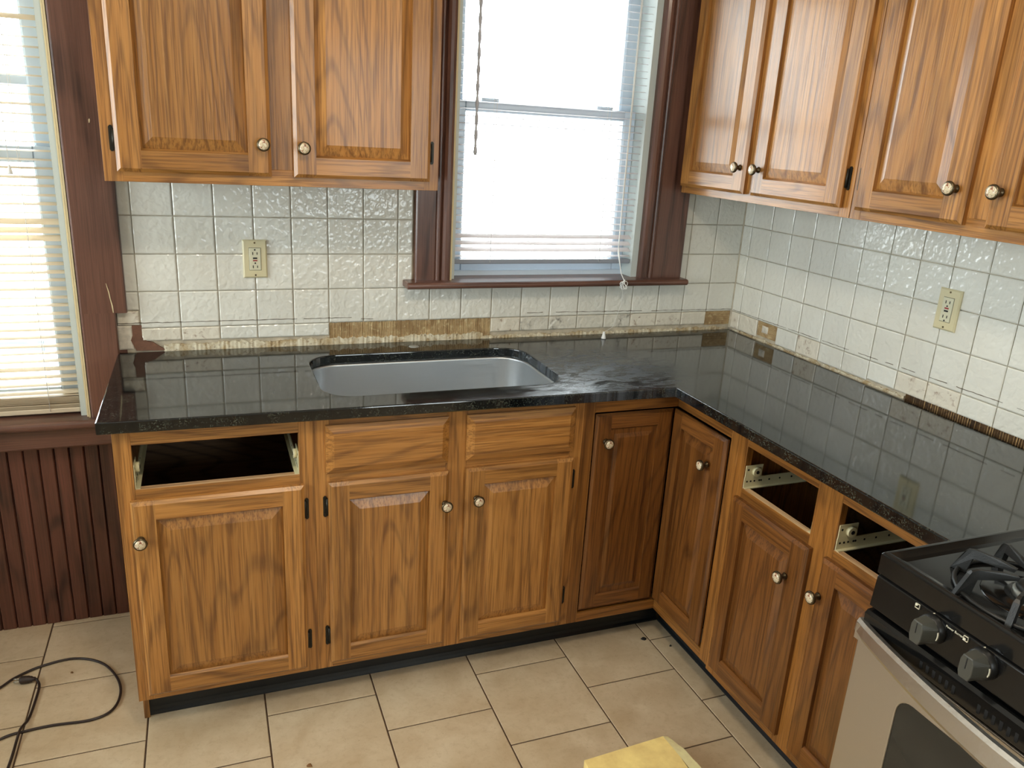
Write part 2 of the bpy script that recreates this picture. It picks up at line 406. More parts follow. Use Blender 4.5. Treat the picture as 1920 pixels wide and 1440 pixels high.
# ---- back wall (y = 0 is the tile face), openings left free
wb = MB()
YB0, YB1 = 0.006, 0.16
wb.box(-2.13, W1[0] - 0.0, YB0, YB1, 0, ROOM_Z); wb.box(W1[1], 0.15, YB0, YB1, 0, ROOM_Z)
wb.box(W1[0], W1[1], YB0, YB1, 0, W1[2] - 0.02); wb.box(W1[0], W1[1], YB0, YB1, W1[3], ROOM_Z)
wb.box(W2[1], -2.13, 0.03, YB1, 0.68, ROOM_Z); wb.box(W2[1], -2.13, 0.062, YB1, 0, 0.68); wb.box(W2[0], W2[1], 0.06, YB1, 0, W2[2] - 0.03); wb.box(W2[0], W2[1], 0.03, YB1, W2[3], ROOM_Z)
wb.box(ROOM_X0, W2[0], 0.03, YB1, 0, ROOM_Z)
wall_back = tag(wb.build('wall_back', 'grout'), 'kitchen back wall with white glazed tiles and windows', kind='structure')
wall_right = tag(MB().box(0.006, 0.16, ROOM_Y0, 0.16, 0, ROOM_Z).build('wall_right', 'grout'), 'side wall with white glazed tile backsplash', kind='structure')
_a, _b = ROOM_X0 - 0.12, ROOM_X0
wall_left = tag(MB().box(_a, _b, ROOM_Y0, W4[0], 0, ROOM_Z).box(_a, _b, W4[1], 0.16, 0, ROOM_Z).box(_a, _b, W4[0], W4[1], 0, W4[2]).box(_a, _b, W4[0], W4[1], W4[3], ROOM_Z).build('wall_left', 'plaster'), 'plain painted wall', kind='structure')
wr = MB(); y0, y1 = ROOM_Y0 - 0.12, ROOM_Y0
wr.box(ROOM_X0, W3[0], y0, y1, 0, ROOM_Z); wr.box(W3[1], 0.16, y0, y1, 0, ROOM_Z); wr.box(W3[0], W3[1], y0, y1, 0, W3[2]); wr.box(W3[0], W3[1], y0, y1, W3[3], ROOM_Z)
tag(wr.build('wall_front', 'plaster'), 'plain painted wall behind the viewer', kind='structure')
tag(MB().box(ROOM_X0 - 0.12, 0.16, ROOM_Y0 - 0.12, 0.16, ROOM_Z, ROOM_Z + 0.1).build('ceiling', 'ceiling'), 'white ceiling', kind='structure')

# ---- wall tiles, one object each
T = 0.1095; g = 0.0026; TH = 0.0085
X0T = -0.0074; ZR = 1.085; YR = 0.161
def wtile(w, h): return MB().plate(0, w, 0, h, TH, 0, (0.003,) * 4, 0.0016)
wt_full = wtile(T - g, T - g).mesh('wall_tile', 'tile')
def put_tile(wall, a0, a1, z0, z1, mat='tile', name='wall_tile'):
    """a = distance from the corner (grows away from it) for both walls"""
    w, h = a1 - a0 - g, z1 - z0 - g
    if w < 0.006 or h < 0.006: return
    full = abs(w - T + g) < 1e-4 and abs(h - T + g) < 1e-4
    jit = random.uniform(-0.0005, 0.0005)
    if wall is wall_back: loc, rz = (-a1 + g / 2, jit, z0 + g / 2), 0
    else: loc, rz = (jit, -a0 - g / 2, z0 + g / 2), -PI / 2
    if full and mat == 'tile': o = link(name, wt_full, wall, loc)
    else: o = wtile(w, h).build(name, mat, wall, loc)
    o.rotation_euler = (0, 0, rz); return o
zrow = lambda r: ZR + r * T
acol = [0.0] + [-X0T + n * T for n in range(1, 20)] + [2.131]
for c in range(20):
    a0, a1 = acol[c], acol[c + 1]
    for r in range(-1, 3):
        z0, z1 = zrow(r), zrow(r + 1)
        if c == 19 and r == -1: z0 = 1.030
        lo, hi = a0, a1
        if r >= 0:      # window casing stands here
            if a1 > 0.262 and a0 < 1.272:
                if a0 < 0.262 - 0.004: hi = 0.262
                elif a1 > 1.272 + 0.004: lo = 1.272
                else: continue
            if r == 0 and -1.31 < -a1 < -0.24 and False: continue
        put_tile(wall_back, lo, hi, z0, z1)
# cut strip of tiles over the worktop
ZB, ZT = 0.934, zrow(-1)
for c in range(20):
    a0, a1 = acol[c], acol[c + 1]
    if 9 <= c < 14 or c in (0, 19): continue
    mat = 'tile_mk' if 4 <= c <= 7 else 'tile_st' if c in (1, 2, 3, 8, 13, 17, 18) else 'tile'
    put_tile(wall_back, a0, a1, (0.926 if c < 9 else ZB if c < 18 else 0.936), ZT, mat, 'cut_tile')
put_tile(wall_back, 2.090, 2.150, 0.985, 1.028, 'tile_st', 'cut_tile')
# right wall
bcol = [0.0, YR - T] + [YR + j * T for j in range(0, 15)]
for c in range(len(bcol) - 1):
    for r in range(-1, 3): put_tile(wall_right, bcol[c], bcol[c + 1], zrow(r), zrow(r + 1))
    if c == 2: continue
    put_tile(wall_right, bcol[c], bcol[c + 1], 0.912 if c < 7 else 0.917, zrow(-1), 'tile_st' if c in (0, 1, 4, 8, 9) else 'tile', 'cut_tile')

MB().prism([(0.006, 0.006), (-0.0035, 0.006), (-0.0035, 0.001), (0.001, -0.0035), (0.006, -0.0035)], 'z', 0.91, 1.43).build('corner_grout', 'grout', wall_back)
# ---- residue, bare patches, old caulk lines
def ridged(wall, a0, a1, z0, z1, name, mat, pitch=0.0042, horiz=False, amp=0.0022, base=0.0045, lab=None):
    """combed adhesive: real ridges"""
    m = MB(); n = int(((z1 - z0) if horiz else (a1 - a0)) / pitch); step = ((z1 - z0) if horiz else (a1 - a0)) / n
    for i in range(n):
        s0, s1 = i * step, (i + 1) * step; d = amp * random.uniform(0.5, 1.1)
        e = random.uniform(-0.0015, 0.0015)
        if horiz: pts = [(a0, z0 + s0), (a0, z0 + s0 + step * 0.5), (a0, z0 + s1)], [(a1, z0 + s0), (a1, z0 + s0 + step * 0.5), (a1, z0 + s1)]
        else: pts = [(a0 + s0, z0), (a0 + s0 + step * 0.5, z0), (a0 + s1, z0)], [(a0 + s0, z1 + e), (a0 + s0 + step * 0.5 + e, z1 + e), (a0 + s1, z1 + e)]
        vs = []
        for row in pts:
            for q, (a, z) in enumerate(row):
                y = base - (d if q == 1 else 0)
                vs.append((-a, y, z) if wall is wall_back else (y, -a, z))
        m.add(vs, [(0, 1, 4, 3)], 0); m.add(vs, [(1, 2, 5, 4)], 1)  # second flank takes the darker copy, so ridge shading is in the colour
    o = m.build(name, [mat, mat + '_deep'], wall)
    if lab: o['label'] = lab
    return o
ridged(wall_back, acol[9], acol[14], 0.912, ZT - 0.001, 'adhesive_patch', 'adhesive', lab='brown combed adhesive where tiles are missing')
ridged(wall_back, 0.004, acol[1], 0.922, ZT - 0.001, 'adhesive_patch', 'adhesive', horiz=True)
ridged(wall_right, bcol[2] + 0.002, bcol[3] - 0.002, 0.921, ZT - 0.001, 'adhesive_patch', 'adhesive', horiz=True)
MB().plate(-0.19 - 0.022, -0.19 + 0.012, 0.936, 0.962, 0.004, 0.0005, (0.008, 0.01, 0.006, 0.004), 0.0025).build('plaster_lump', 'rough_plaster', wall_right, (0.0, 0.0, 0)).rotation_euler = (0, 0, -PI / 2)
bpy.data.objects['plaster_lump'].location = (0.0, -0.40, 0.0)
ridged(wall_right, 0.86, 1.60, 0.890, 0.919, 'combed_adhesive', 'adh_dark', pitch=0.0075, amp=0.0048, base=0.0055, lab='golden combed adhesive along the worktop gap')
def ragged(wall, a0, a1, z0, ztop, name, mat, amp=0.006, y=0.0035, step=0.006):
    m = MB(); n = int((a1 - a0) / step); vs = []; fs = []; h = ztop
    for i in range(n + 1):
        a = a0 + (a1 - a0) * i / n; h = ztop + 0.6 * (h - ztop) + random.uniform(-amp, amp)
        yy = y + random.uniform(-0.0015, 0.001)
        for z, y_ in ((z0, 0.0065), (z0, yy), (h, yy), (h, 0.0065)): vs.append((-a, y_, z) if wall is wall_back else (y_, -a, z))
    for i in range(n):
        for q in range(3): fs.append((i * 4 + q, i * 4 + q + 1, (i + 1) * 4 + q + 1, (i + 1) * 4 + q))
    return m.add(vs, fs).build(name, mat, wall)
ragged(wall_back, 1.02, 2.030, 0.900, 0.925, 'caulk_residue', 'residue', 0.004, 0.001)
ragged(wall_back, 0.02, 1.02, 0.900, 0.913, 'caulk_residue', 'residue', 0.003, 0.001)
ragged(wall_right, 0.02, 0.86, 0.898, 0.9085, 'caulk_residue', 'residue', 0.003, 0.001)
def caulk(wall, pts, th=0.0024):
    m = MB()
    for (a0, z0, a1, z1) in pts:
        n = max(2, int(abs(a1 - a0) / 0.012)); vs = []; fs = []
        for i in range(n + 1):
            t = i / n; a = a0 + (a1 - a0) * t; z = z0 + (z1 - z0) * t + random.uniform(-0.0007, 0.0007); h = th * random.uniform(0.25, 0.75)
            for zz, yy in ((z - h, 0.002), (z - h * 0.5, -0.0014), (z + h * 0.5, -0.0014), (z + h, 0.002)): vs.append((-a, yy, zz) if wall is wall_back else (yy, -a, zz))
        for i in range(n):
            for q in range(3): fs.append((i * 4 + q, i * 4 + q + 1, (i + 1) * 4 + q + 1, (i + 1) * 4 + q))
        m.add(vs, fs)
    o = m.build('caulk_line', 'caulk', wall); o['label'] = 'ragged dark line left by the old backsplash'
caulk(wall_back, [(2.15, 0.992, 1.64, 0.9915), (1.62, 0.9915, 1.47, 0.991), (1.44, 0.986, 1.40, 0.985), (0.86, 0.990, 0.80, 0.990), (0.75, 0.990, 0.40, 0.986), (0.36, 0.985, 0.004, 0.983)])
caulk(wall_right, [(0.01, 0.982, 0.32, 0.984), (0.33, 0.984, 0.48, 0.985), (0.50, 0.986, 0.62, 0.986), (0.66, 0.987, 0.74, 0.987), (0.77, 0.988, 0.80, 0.988), (0.83, 0.989, 0.88, 0.989), (0.93, 0.990, 0.99, 0.990), (1.02, 0.99, 1.16, 0.991), (1.2, 0.991, 1.24, 0.991)], 0.002)
MB().plate(-2.150, -2.112, 0.912, 0.984, 0.03, 0.002, (0.004,) * 4, 0.002).build('plaster_patch', 'rough_plaster', wall_back)['label'] = 'bare white plaster beside the dark casing'
spot = [(-2.112, 0.985), (-2.112, 0.955), (-2.118, 0.94), (-2.112, 0.925), (-2.105, 0.908), (-2.02, 0.906), (-2.040, 0.918), (-2.058, 0.932), (-2.075, 0.937), (-2.088, 0.95), (-2.086, 0.985)]
MB().prism(spot, 'y', 0.006, 0.0005).build('bare_wood_patch', 'brown_spot', wall_back)['label'] = 'dark bare wood patch with a curved edge'

# ---- wainscot under the tall window
wains = empty('wall_wainscot', (0, 0, 0)); tag(wains, 'dark stained beadboard wainscot under the tall window', kind='structure')
MB().box(-3.4, -2.10, 0.055, 0.061, 0, 0.70).build('backing', 'groove', wains)
bp = 0.0405
bme = MB().plate(0.0009, bp - 0.0009, 0.001, 0.628, 0.057, 0.044, (0.0028, 0.0028, 0, 0), 0.004).mesh('wainscot_board', 'wains')
for i in range(32): link('wainscot_board', bme, wains, (-2.1185 - (i + 1) * bp + 0.0405, 0, 0))

# ---- windows
def casing(parent, x0, x1, z0, z1, inner, yf=-0.022):
    """side casing with two beads next to the opening; inner = +1 when the opening lies at x0 side"""
    w = x1 - x0
    prof = [(0, 0.03), (0, yf + 0.004), (0.004, yf - 0.004), (0.012, yf - 0.009), (0.022, yf - 0.009), (0.030, yf - 0.004), (0.033, yf + 0.004), (0.036, yf), (0.041, yf - 0.005), (0.046, yf - 0.005), (0.050, yf), (0.052, yf + 0.003), (0.055, yf), (w - 0.004, yf), (w, yf + 0.004), (w, 0.03)]
    pts = [(x0 + a, b) if inner > 0 else (x1 - a, b) for a, b in prof]
    return MB().prism(pts, 'z', z0, z1).build('casing', 'casing_z', parent)
def stool(parent, x0, x1, zt, th, ynose, yback):
    r = th / 2; pts = [(yback, zt), (yback, zt - th)]
    pts += [(ynose + r - r * math.sin(a), zt - r - r * math.cos(a)) for a in [i * PI / 8 for i in range(9)]]
    o = MB().prism(pts, 'x', x0, x1).build('stool', 'casing_x', parent); return bevel(o, 0.004, 2, 60)
def sash(parent, x0, x1, z0, z1, y, st, rb, rt, d=0.035):
    MB().plate(x0, x0 + st, z0, z1, y + d, y, (0.002, 0.006, 0, 0), 0.006).build('sash_stile', 'sash', parent)
    MB().plate(x1 - st, x1, z0, z1, y + d, y, (0.006, 0.002, 0, 0), 0.006).build('sash_stile', 'sash', parent)
    MB().plate(x0 + st, x1 - st, z0, z0 + rb, y + d, y, (0, 0, 0.002, 0.006), 0.006).build('sash_rail', 'sash', parent)
    MB().plate(x0 + st, x1 - st, z1 - rt, z1, y + d, y, (0, 0, 0.006, 0.002), 0.006).build('sash_rail', 'sash', parent)
    MB().box(x0 + st - 0.004, x1 - st + 0.004, y + d * 0.5, y + d * 0.5 + 0.003, z0 + rb - 0.004, z1 - rt + 0.004).build('pane', 'glass', parent)

win1 = empty('window_1', (0, 0, 0)); tag(win1, 'double-hung window over the sink in dark wooden casing', kind='structure')
casing(win1, -1.268, W1[0], W1[2], 2.2, -1)
casing(win1, W1[1], -0.264, W1[2], 2.2, +1)
MB().box(-1.268, -0.264, -0.022, 0.03, 2.2, 2.32).build('casing', 'casing_x', win1)
stool(win1, -1.304, -0.258, 1.113, 0.022, -0.070, 0.075)
MB().box(W1[0], W1[0] + 0.020, 0.0, 0.15, W1[2], W1[3]).build('stop', 'jamb', win1)
MB().box(W1[1] - 0.024, W1[1], 0.0, 0.15, W1[2], W1[3]).build('stop', 'jamb', win1)
MB().box(W1[0], W1[1], 0.0, 0.15, W1[3] - 0.03, W1[3]).build('stop', 'jamb', win1)
MB().box(W1[0] + 0.02, W1[1] - 0.024, 0.062, 0.15, 1.10, 1.130).build('sill_frame', 'sash', win1)
MB().box(W1[0] - 0.002, W1[0] + 0.004, -0.024, 0.0, W1[2], 2.2).build('paint_edge', 'cream_edge', win1)
sash(win1, W1[0] + 0.02, W1[1] - 0.024, 1.125, 1.680, 0.072, 0.045, 0.045, 0.034)
sash(win1, W1[0] + 0.02, W1[1] - 0.024, 1.645, 2.15, 0.110, 0.045, 0.034, 0.045)
for lx in (-1.00, -0.58): MB().plate(lx - 0.03, lx + 0.03, 1.680, 1.690, 0.10, 0.078, (0.012, 0.012, 0, 0.004), 0.006).build('sash_lock', 'sash', win1)

win2 = empty('window_2', (0, 0, 0)); tag(win2, 'tall double-hung window beside the cabinets in dark casing', kind='structure')
cz = MB().plate(-2.240, -2.119, 1.028, 2.2, 0.04, -0.022, (0.005, 0.003, 0, 0), 0.004).build('casing', 'casing_z', win2)
MB().plate(-2.240, -2.150, 0.715, 1.028, 0.04, -0.022, (0.005, 0.003, 0, 0), 0.004).build('casing', 'casing_z', win2)
MB().box(-2.150, -2.119, 0.0075, 0.04, 0.70, 1.03).build('casing_back', 'casing_z', win2)
MB().plate(-3.12, -3.0, 0.715, 2.2, 0.04, -0.022, (0.005, 0.005, 0, 0), 0.004).build('casing', 'casing_z', win2)
MB().box(-3.12, -2.119, -0.022, 0.04, 2.2, 2.32).build('casing', 'casing_x', win2)
stool(win2, -3.16, -2.158, 0.715, 0.026, -0.050, 0.075)
MB().plate(-3.12, -2.135, 0.622, 0.689, 0.055, -0.015, (0, 0, 0.006, 0), 0.005).build('apron', 'casing_x', win2)
for k, xx in enumerate((-2.2445, -2.2505)): MB().box(xx - 0.0022, xx + 0.0022, -0.018 + 0.008 * k, 0.03, 0.715, 2.2).build('paint_edge', 'cream_edge', win2)
MB().box(-2.270, -2.238, 0.004, 0.15, 0.715, 2.17).build('stop', 'jamb', win2)
MB().box(-3.0, -2.975, 0.004, 0.15, 0.715, 2.17).build('stop', 'jamb', win2)
MB().box(-3.0, -2.24, 0.062, 0.15, 0.70, 0.735).build('sill_frame', 'sash', win2)
sash(win2, -2.975, -2.27, 0.725, 1.478, 0.072, 0.055, 0.06, 0.044)
sash(win2, -2.975, -2.27, 1.436, 2.15, 0.112, 0.055, 0.03, 0.045)
MB().plate(-2.92, -2.325, 1.632, 1.660, 0.140, 0.125, (0, 0, 0.003, 0.003), 0.004).build('storm_rail', 'sash', win2)
MB().plate(-2.92, -2.325, 0.880, 0.920, 0.140, 0.125, (0, 0, 0.003, 0.003), 0.004).build('storm_rail', 'sash', win2)

for pts in ([(-2.166, 1.115), (-2.160, 1.09), (-2.158, 1.07), (-2.154, 1.05), (-2.1535, 1.03), (-2.1555, 1.03), (-2.158, 1.055), (-2.161, 1.075), (-2.1625, 1.09), (-2.167, 1.115)], [(-2.1685, 1.548), (-2.166, 1.549), (-2.1645, 1.556), (-2.166, 1.560), (-2.169, 1.556)]):
    MB().prism(pts, 'y', -0.0232, -0.0216).build('paint_chip', 'cream_edge', win2)
win3 = empty('window_3', (0, ROOM_Y0, 0), 0); tag(win3, 'window in the wall behind the viewer', kind='structure')
MB().box(W3[0] - 0.1, W3[1] + 0.1, 0.0, 0.025, W3[2] - 0.1, W3[2]).box(W3[0] - 0.1, W3[1] + 0.1, 0.0, 0.025, W3[3], W3[3] + 0.1).box(W3[0] - 0.1, W3[0], 0, 0.025, W3[2], W3[3]).box(W3[1], W3[1] + 0.1, 0, 0.025, W3[2], W3[3]).box((W3[0] + W3[1]) / 2 - 0.03, (W3[0] + W3[1]) / 2 + 0.03, -0.06, -0.02, W3[2], W3[3]).build('casing', 'casing_z', win3)
MB().box(W3[0], W3[1], -0.05, -0.045, W3[2], W3[3]).build('pane', 'glass', win3)

fill_win = empty('fill_window', (ROOM_X0, 0, 0), 0); tag(fill_win, 'wide window added in the unseen left wall as fill light', kind='structure')
a_, b_ = W4[0], W4[1]
MB().box(0, 0.025, a_ - 0.1, b_ + 0.1, W4[2] - 0.1, W4[2]).box(0, 0.025, a_ - 0.1, b_ + 0.1, W4[3], W4[3] + 0.1).box(0, 0.025, a_ - 0.1, a_, W4[2], W4[3]).box(0, 0.025, b_, b_ + 0.1, W4[2], W4[3]).build('casing', 'casing_z', fill_win)
MB().box(-0.07, -0.02, (a_ + b_) / 2 - 0.03, (a_ + b_) / 2 + 0.03, W4[2], W4[3]).build('mullion', 'sash', fill_win)
MB().box(-0.05, -0.045, a_, b_, W4[2], W4[3]).build('pane', 'glass', fill_win)

# ---- black vinyl strip at the toe of the cabinets
def cove(name, lab, axis, a, b, f):
    pr = [(0, 0), (-0.012, 0.0), (-0.011, 0.004), (-0.006, 0.010), (-0.004, 0.02), (-0.004, 0.125), (0, 0.125)]
    o = MB().prism([(f + q[0], q[1]) for q in pr], axis, a, b, smooth=False).build(name, 'vinyl'); tag(o, lab, kind='structure'); return o
cove('baseboard_back', 'black vinyl base strip under the sink run', 'x', -2.118, -0.505, -0.480)
cove('baseboard_right', 'black vinyl base strip under the side run', 'y', -1.58, -0.492, -0.493)

# ================================================================== cabinets
FR = 0.019                                     # face frame thickness
def knob_mesh():
    return MB().lathe([(0.0095, 0), (0.0085, 0.003), (0.0062, 0.006), (0.0058, 0.012), (0.0085, 0.016), (0.0150, 0.019), (0.0165, 0.022), (0.0160, 0.0255), (0.0135, 0.0275), (0.0122, 0.0272), (0.0118, 0.0282), (0.0070, 0.0298), (0.002, 0.0302)], (0, 0, 0), '-y', 18, [0] * 9 + [1] * 3).mesh('knob', ['brass', 'porcelain'])
KNOB = knob_mesh()
def hinge_mesh():
    m = MB(); prof = [(-0.004, -0.026), (-0.001, -0.030), (0.003, -0.030), (0.006, -0.026), (0.006, 0.026), (0.003, 0.030), (-0.001, 0.030), (-0.004, 0.026)]
    m.prism(prof, 'y', 0.0, -0.003); m.tube([(-0.004, -0.005, -0.024), (-0.004, -0.005, 0.024)], 0.0042, 8)
    for z in (-0.018, 0.018): m.lathe([(0.0022, 0), (0.002, 0.0042)], (0.002, 0, z), '-y', 8)
    return m.mesh('hinge', 'hinge')
HINGE = hinge_mesh()
def door(cab, x0, x1, z0, z1, knob=None, hinges=(), st=0.054, yf=-0.019, hside=1, name='door', tone=''):
    d = empty(name, (0, 0, 0)); d.parent = cab
    oc, od = 0.009, 0.007                      # sloped outer edge
    ic, idp = 0.005, 0.006                     # moulded inner edge
    MB().plate(x0, x0 + st, z0, z1, 0, yf, (oc, 0.0, oc, oc), od).build('stile', 'oak_z' + tone, d)
    MB().plate(x1 - st, x1, z0, z1, 0, yf, (0.0, oc, oc, oc), od).build('stile', 'oak_z' + tone, d)
    MB().plate(x0 + st, x1 - st, z0, z0 + st, 0, yf, (0, 0, oc, ic), od).build('rail', 'oak_x' + tone, d)
    MB().plate(x0 + st, x1 - st, z1 - st, z1, 0, yf, (0, 0, ic, oc), od).build('rail', 'oak_x' + tone, d)
    MB().plate(x0 + st - 0.001, x1 - st + 0.001, z0 + st - 0.001, z1 - st + 0.001, 0, yf + 0.002, (0.029,) * 4, 0.009).build('panel', 'oak_z' + tone, d)
    if knob: k = link('knob', KNOB, d, (knob[0], yf, knob[1]))
    for hz in hinges:
        h = link('hinge', HINGE, d, ((x1 + 0.006) if hside > 0 else (x0 - 0.006), 0.0, hz))
        if hside < 0: h.scale = (-1, 1, 1)
    return d
def drawer_front(cab, x0, x1, z0, z1, yf=-0.019):
    d = MB().plate(x0, x1, z0, z1, 0, yf, (0.020,) * 4, 0.010).build('drawer_front', 'oak_x', cab); return d
def member(cab, x0, x1, z0, z1, name, horizontal=False):
    return MB().plate(x0, x1, z0, z1, FR, 0, (0.0006,) * 4, 0.0006).build(name, ('oak_x' if horizontal else 'oak_z') + cab.get('finish', ''), cab)
def carcass(cab, w, depth, z0, z1, inner='cab_in', top=False):
    t = 0.014
    MB().box(0.001, t, FR, depth, z0, z1).build('side_panel', ['oak_z'] , cab)
    MB().box(w - t, w - 0.001, FR, depth, z0, z1).build('side_panel', ['oak_z'], cab)
    MB().box(t, w - t, FR, depth - 0.006, z0, z0 + 0.014).build('bottom_panel', inner, cab)
    MB().box(t, w - t, depth - 0.008, depth, z0, z1).build('back_panel', inner, cab)
    if top: MB().box(t, w - t, FR, depth - 0.006, z1 - 0.014, z1).build('top_panel', inner, cab)
def slide(cab, x, z, side):
    """roller drawer slide fixed inside an opening; side +1: on the wall at the low-x end"""
    m = MB(); s = side
    X = lambda a, b: (min(x + s * a, x + s * b), max(x + s * a, x + s * b))
    m.box(*X(0.0, 0.0022), 0.003, 0.48, z - 0.002, z + 0.026)               # web
    m.box(*X(0.0, 0.011), 0.003, 0.48, z - 0.004, z - 0.0015)                # lower flange
    m.box(*X(0.0, 0.0022), 0.004, 0.058, z + 0.026, z + 0.060)               # front bracket
    o = m.build('drawer_slide', 'slide', cab)
    r = MB(); r.tube([(x + s * 0.002, 0.036, z + 0.042), (x + s * 0.011, 0.036, z + 0.042)], 0.0125, 16)
    r.tube([(x + s * 0.011, 0.036, z + 0.042), (x + s * 0.0118, 0.036, z + 0.042)], 0.005, 10, 1)
    r.build('roller', ['slide', 'slot'], o)
    h = MB()
    for i, yy in enumerate((0.012, 0.024, 0.036, 0.052, 0.058, 0.085, 0.12, 0.16)):
        h.tube([(x + s * 0.0021, yy, z + 0.014), (x + s * 0.0027, yy, z + 0.014)], 0.0028, 8)
    h.tube([(x + s * 0.0021, 0.012, z + 0.048), (x + s * 0.0027, 0.012, z + 0.048)], 0.003, 8)
    h.build('screw_holes', 'slot', o)['kind'] = 'stuff'
    return o
CZ0, CZ1 = 0.118, 0.8745
FY = -0.580
# --- leftmost base cabinet (drawer missing)
X = -2.127
c1 = empty('base_cabinet', (X, FY, 0)); tag(c1, 'oak base cabinet with empty drawer opening, at the free end beside the wainscot', 'cabinet', 'base cabinets')
w = 0.460
member(c1, 0, 0.039, CZ0, CZ1, 'face_frame_stile'); member(c1, w - 0.038, w, CZ0, CZ1, 'face_frame_stile')
member(c1, 0.039, w - 0.038, 0.834, CZ1, 'face_frame_rail', True); member(c1, 0.039, w - 0.038, 0.680, 0.719, 'face_frame_rail', True); member(c1, 0.039, w - 0.038, CZ0, 0.160, 'face_frame_rail', True)
carcass(c1, w, 0.57, CZ0, CZ1)
MB().box(0.0, 0.014, 0.08, 0.57, 0.0, CZ0).build('side_foot', 'oak_z', c1)
MB().box(0.039, w - 0.038, 0.001, FR - 0.001, 0.7190, 0.7198).build('raw_edge', 'raw_wood', c1)
slide(c1, 0.0395, 0.722, 1); slide(c1, w - 0.0385, 0.722, -1)
door(c1, 0.026, 0.431, 0.139, 0.693, (0.043, 0.595), (0.621, 0.224))
# --- sink base
X = -1.667; w = 0.764
c2 = empty('base_cabinet', (X, FY, 0)); tag(c2, 'oak sink base cabinet with two false drawer fronts and two doors', 'cabinet', 'base cabinets')
for a, b in ((0, 0.038), (0.352, 0.412), (w - 0.038, w)): member(c2, a, b, CZ0, CZ1, 'face_frame_stile')
for a, b in ((0.038, 0.352), (0.412, w - 0.038)):
    member(c2, a, b, 0.84, CZ1, 'face_frame_rail', True); member(c2, a, b, 0.69, 0.725, 'face_frame_rail', True); member(c2, a, b, CZ0, 0.16, 'face_frame_rail', True)
carcass(c2, w, 0.57, CZ0, 0.66)
drawer_front(c2, 0.028, 0.356, 0.716, 0.850); drawer_front(c2, 0.407, 0.733, 0.716, 0.850)
door(c2, 0.032, 0.359, 0.141, 0.692, (0.348, 0.598), (0.621, 0.226), hside=-1)
door(c2, 0.408, 0.737, 0.141, 0.694, (0.440, 0.603), (0.622, 0.228))
# --- corner cabinet, two doors meeting in the inner corner
XC = -0.587; X = -0.903
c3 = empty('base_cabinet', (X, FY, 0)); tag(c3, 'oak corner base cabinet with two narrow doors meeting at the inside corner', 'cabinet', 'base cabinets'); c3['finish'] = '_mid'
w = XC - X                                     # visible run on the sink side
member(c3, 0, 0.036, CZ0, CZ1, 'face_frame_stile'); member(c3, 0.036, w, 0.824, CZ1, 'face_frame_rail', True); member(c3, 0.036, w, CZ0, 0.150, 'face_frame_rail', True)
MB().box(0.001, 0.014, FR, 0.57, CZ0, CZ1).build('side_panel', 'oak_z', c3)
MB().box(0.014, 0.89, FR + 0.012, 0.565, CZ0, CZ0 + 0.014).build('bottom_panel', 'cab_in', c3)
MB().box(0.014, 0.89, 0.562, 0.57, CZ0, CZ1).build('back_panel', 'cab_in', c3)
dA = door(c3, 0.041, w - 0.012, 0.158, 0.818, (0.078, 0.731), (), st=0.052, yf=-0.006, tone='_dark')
dA.location = (0, 0.004, 0)
# return side, built facing -x
c3r = []
def rot_child(o): o.parent = c3; o.matrix_parent_inverse = Matrix.Identity(4); return o
def to_side(pt):                               # local x along the side run measured from the sink face, local y depth
    return pt
side_w = 0.305
for (a, b, z0, z1, nm, hz) in ((side_w - 0.036, side_w, CZ0, CZ1, 'face_frame_stile', False), (0, side_w - 0.036, 0.824, CZ1, 'face_frame_rail', True), (0, side_w - 0.036, CZ0, 0.150, 'face_frame_rail', True)):
    o = member(c3, a, b, z0, z1, nm, hz); o.location = (w, 0, 0); o.rotation_euler = (0, 0, -PI / 2)
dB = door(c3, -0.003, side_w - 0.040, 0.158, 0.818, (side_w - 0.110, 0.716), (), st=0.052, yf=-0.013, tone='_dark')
dB.location = (w, 0, 0); dB.rotation_euler = (0, 0, -PI / 2)
sp = MB().box(side_w - 0.014, side_w - 0.001, FR, 0.57, CZ0, CZ1).build('side_panel', 'oak_z', c3); sp.location = (w, 0, 0); sp.rotation_euler = (0, 0, -PI / 2)
# --- side run cabinet beside the range (two drawers missing)
Y = FY - side_w; w = 0.705
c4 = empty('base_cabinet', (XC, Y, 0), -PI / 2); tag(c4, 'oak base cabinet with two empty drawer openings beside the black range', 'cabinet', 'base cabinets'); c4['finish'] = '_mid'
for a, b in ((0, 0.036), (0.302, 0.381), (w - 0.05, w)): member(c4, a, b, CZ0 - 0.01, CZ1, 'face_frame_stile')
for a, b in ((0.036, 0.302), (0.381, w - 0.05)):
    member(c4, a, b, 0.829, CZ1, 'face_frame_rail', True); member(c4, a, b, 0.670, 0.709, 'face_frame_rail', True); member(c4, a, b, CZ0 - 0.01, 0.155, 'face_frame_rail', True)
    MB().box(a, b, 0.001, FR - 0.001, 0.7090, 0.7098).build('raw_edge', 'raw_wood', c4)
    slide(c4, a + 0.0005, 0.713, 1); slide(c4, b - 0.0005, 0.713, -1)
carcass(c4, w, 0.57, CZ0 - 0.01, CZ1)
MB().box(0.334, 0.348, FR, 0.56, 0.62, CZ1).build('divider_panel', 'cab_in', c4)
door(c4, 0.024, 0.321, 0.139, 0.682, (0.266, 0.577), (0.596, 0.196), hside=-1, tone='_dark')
door(c4, 0.368, 0.668, 0.139, 0.686, (0.381, 0.591), (0.596, 0.196), hside=1, tone='_dark')

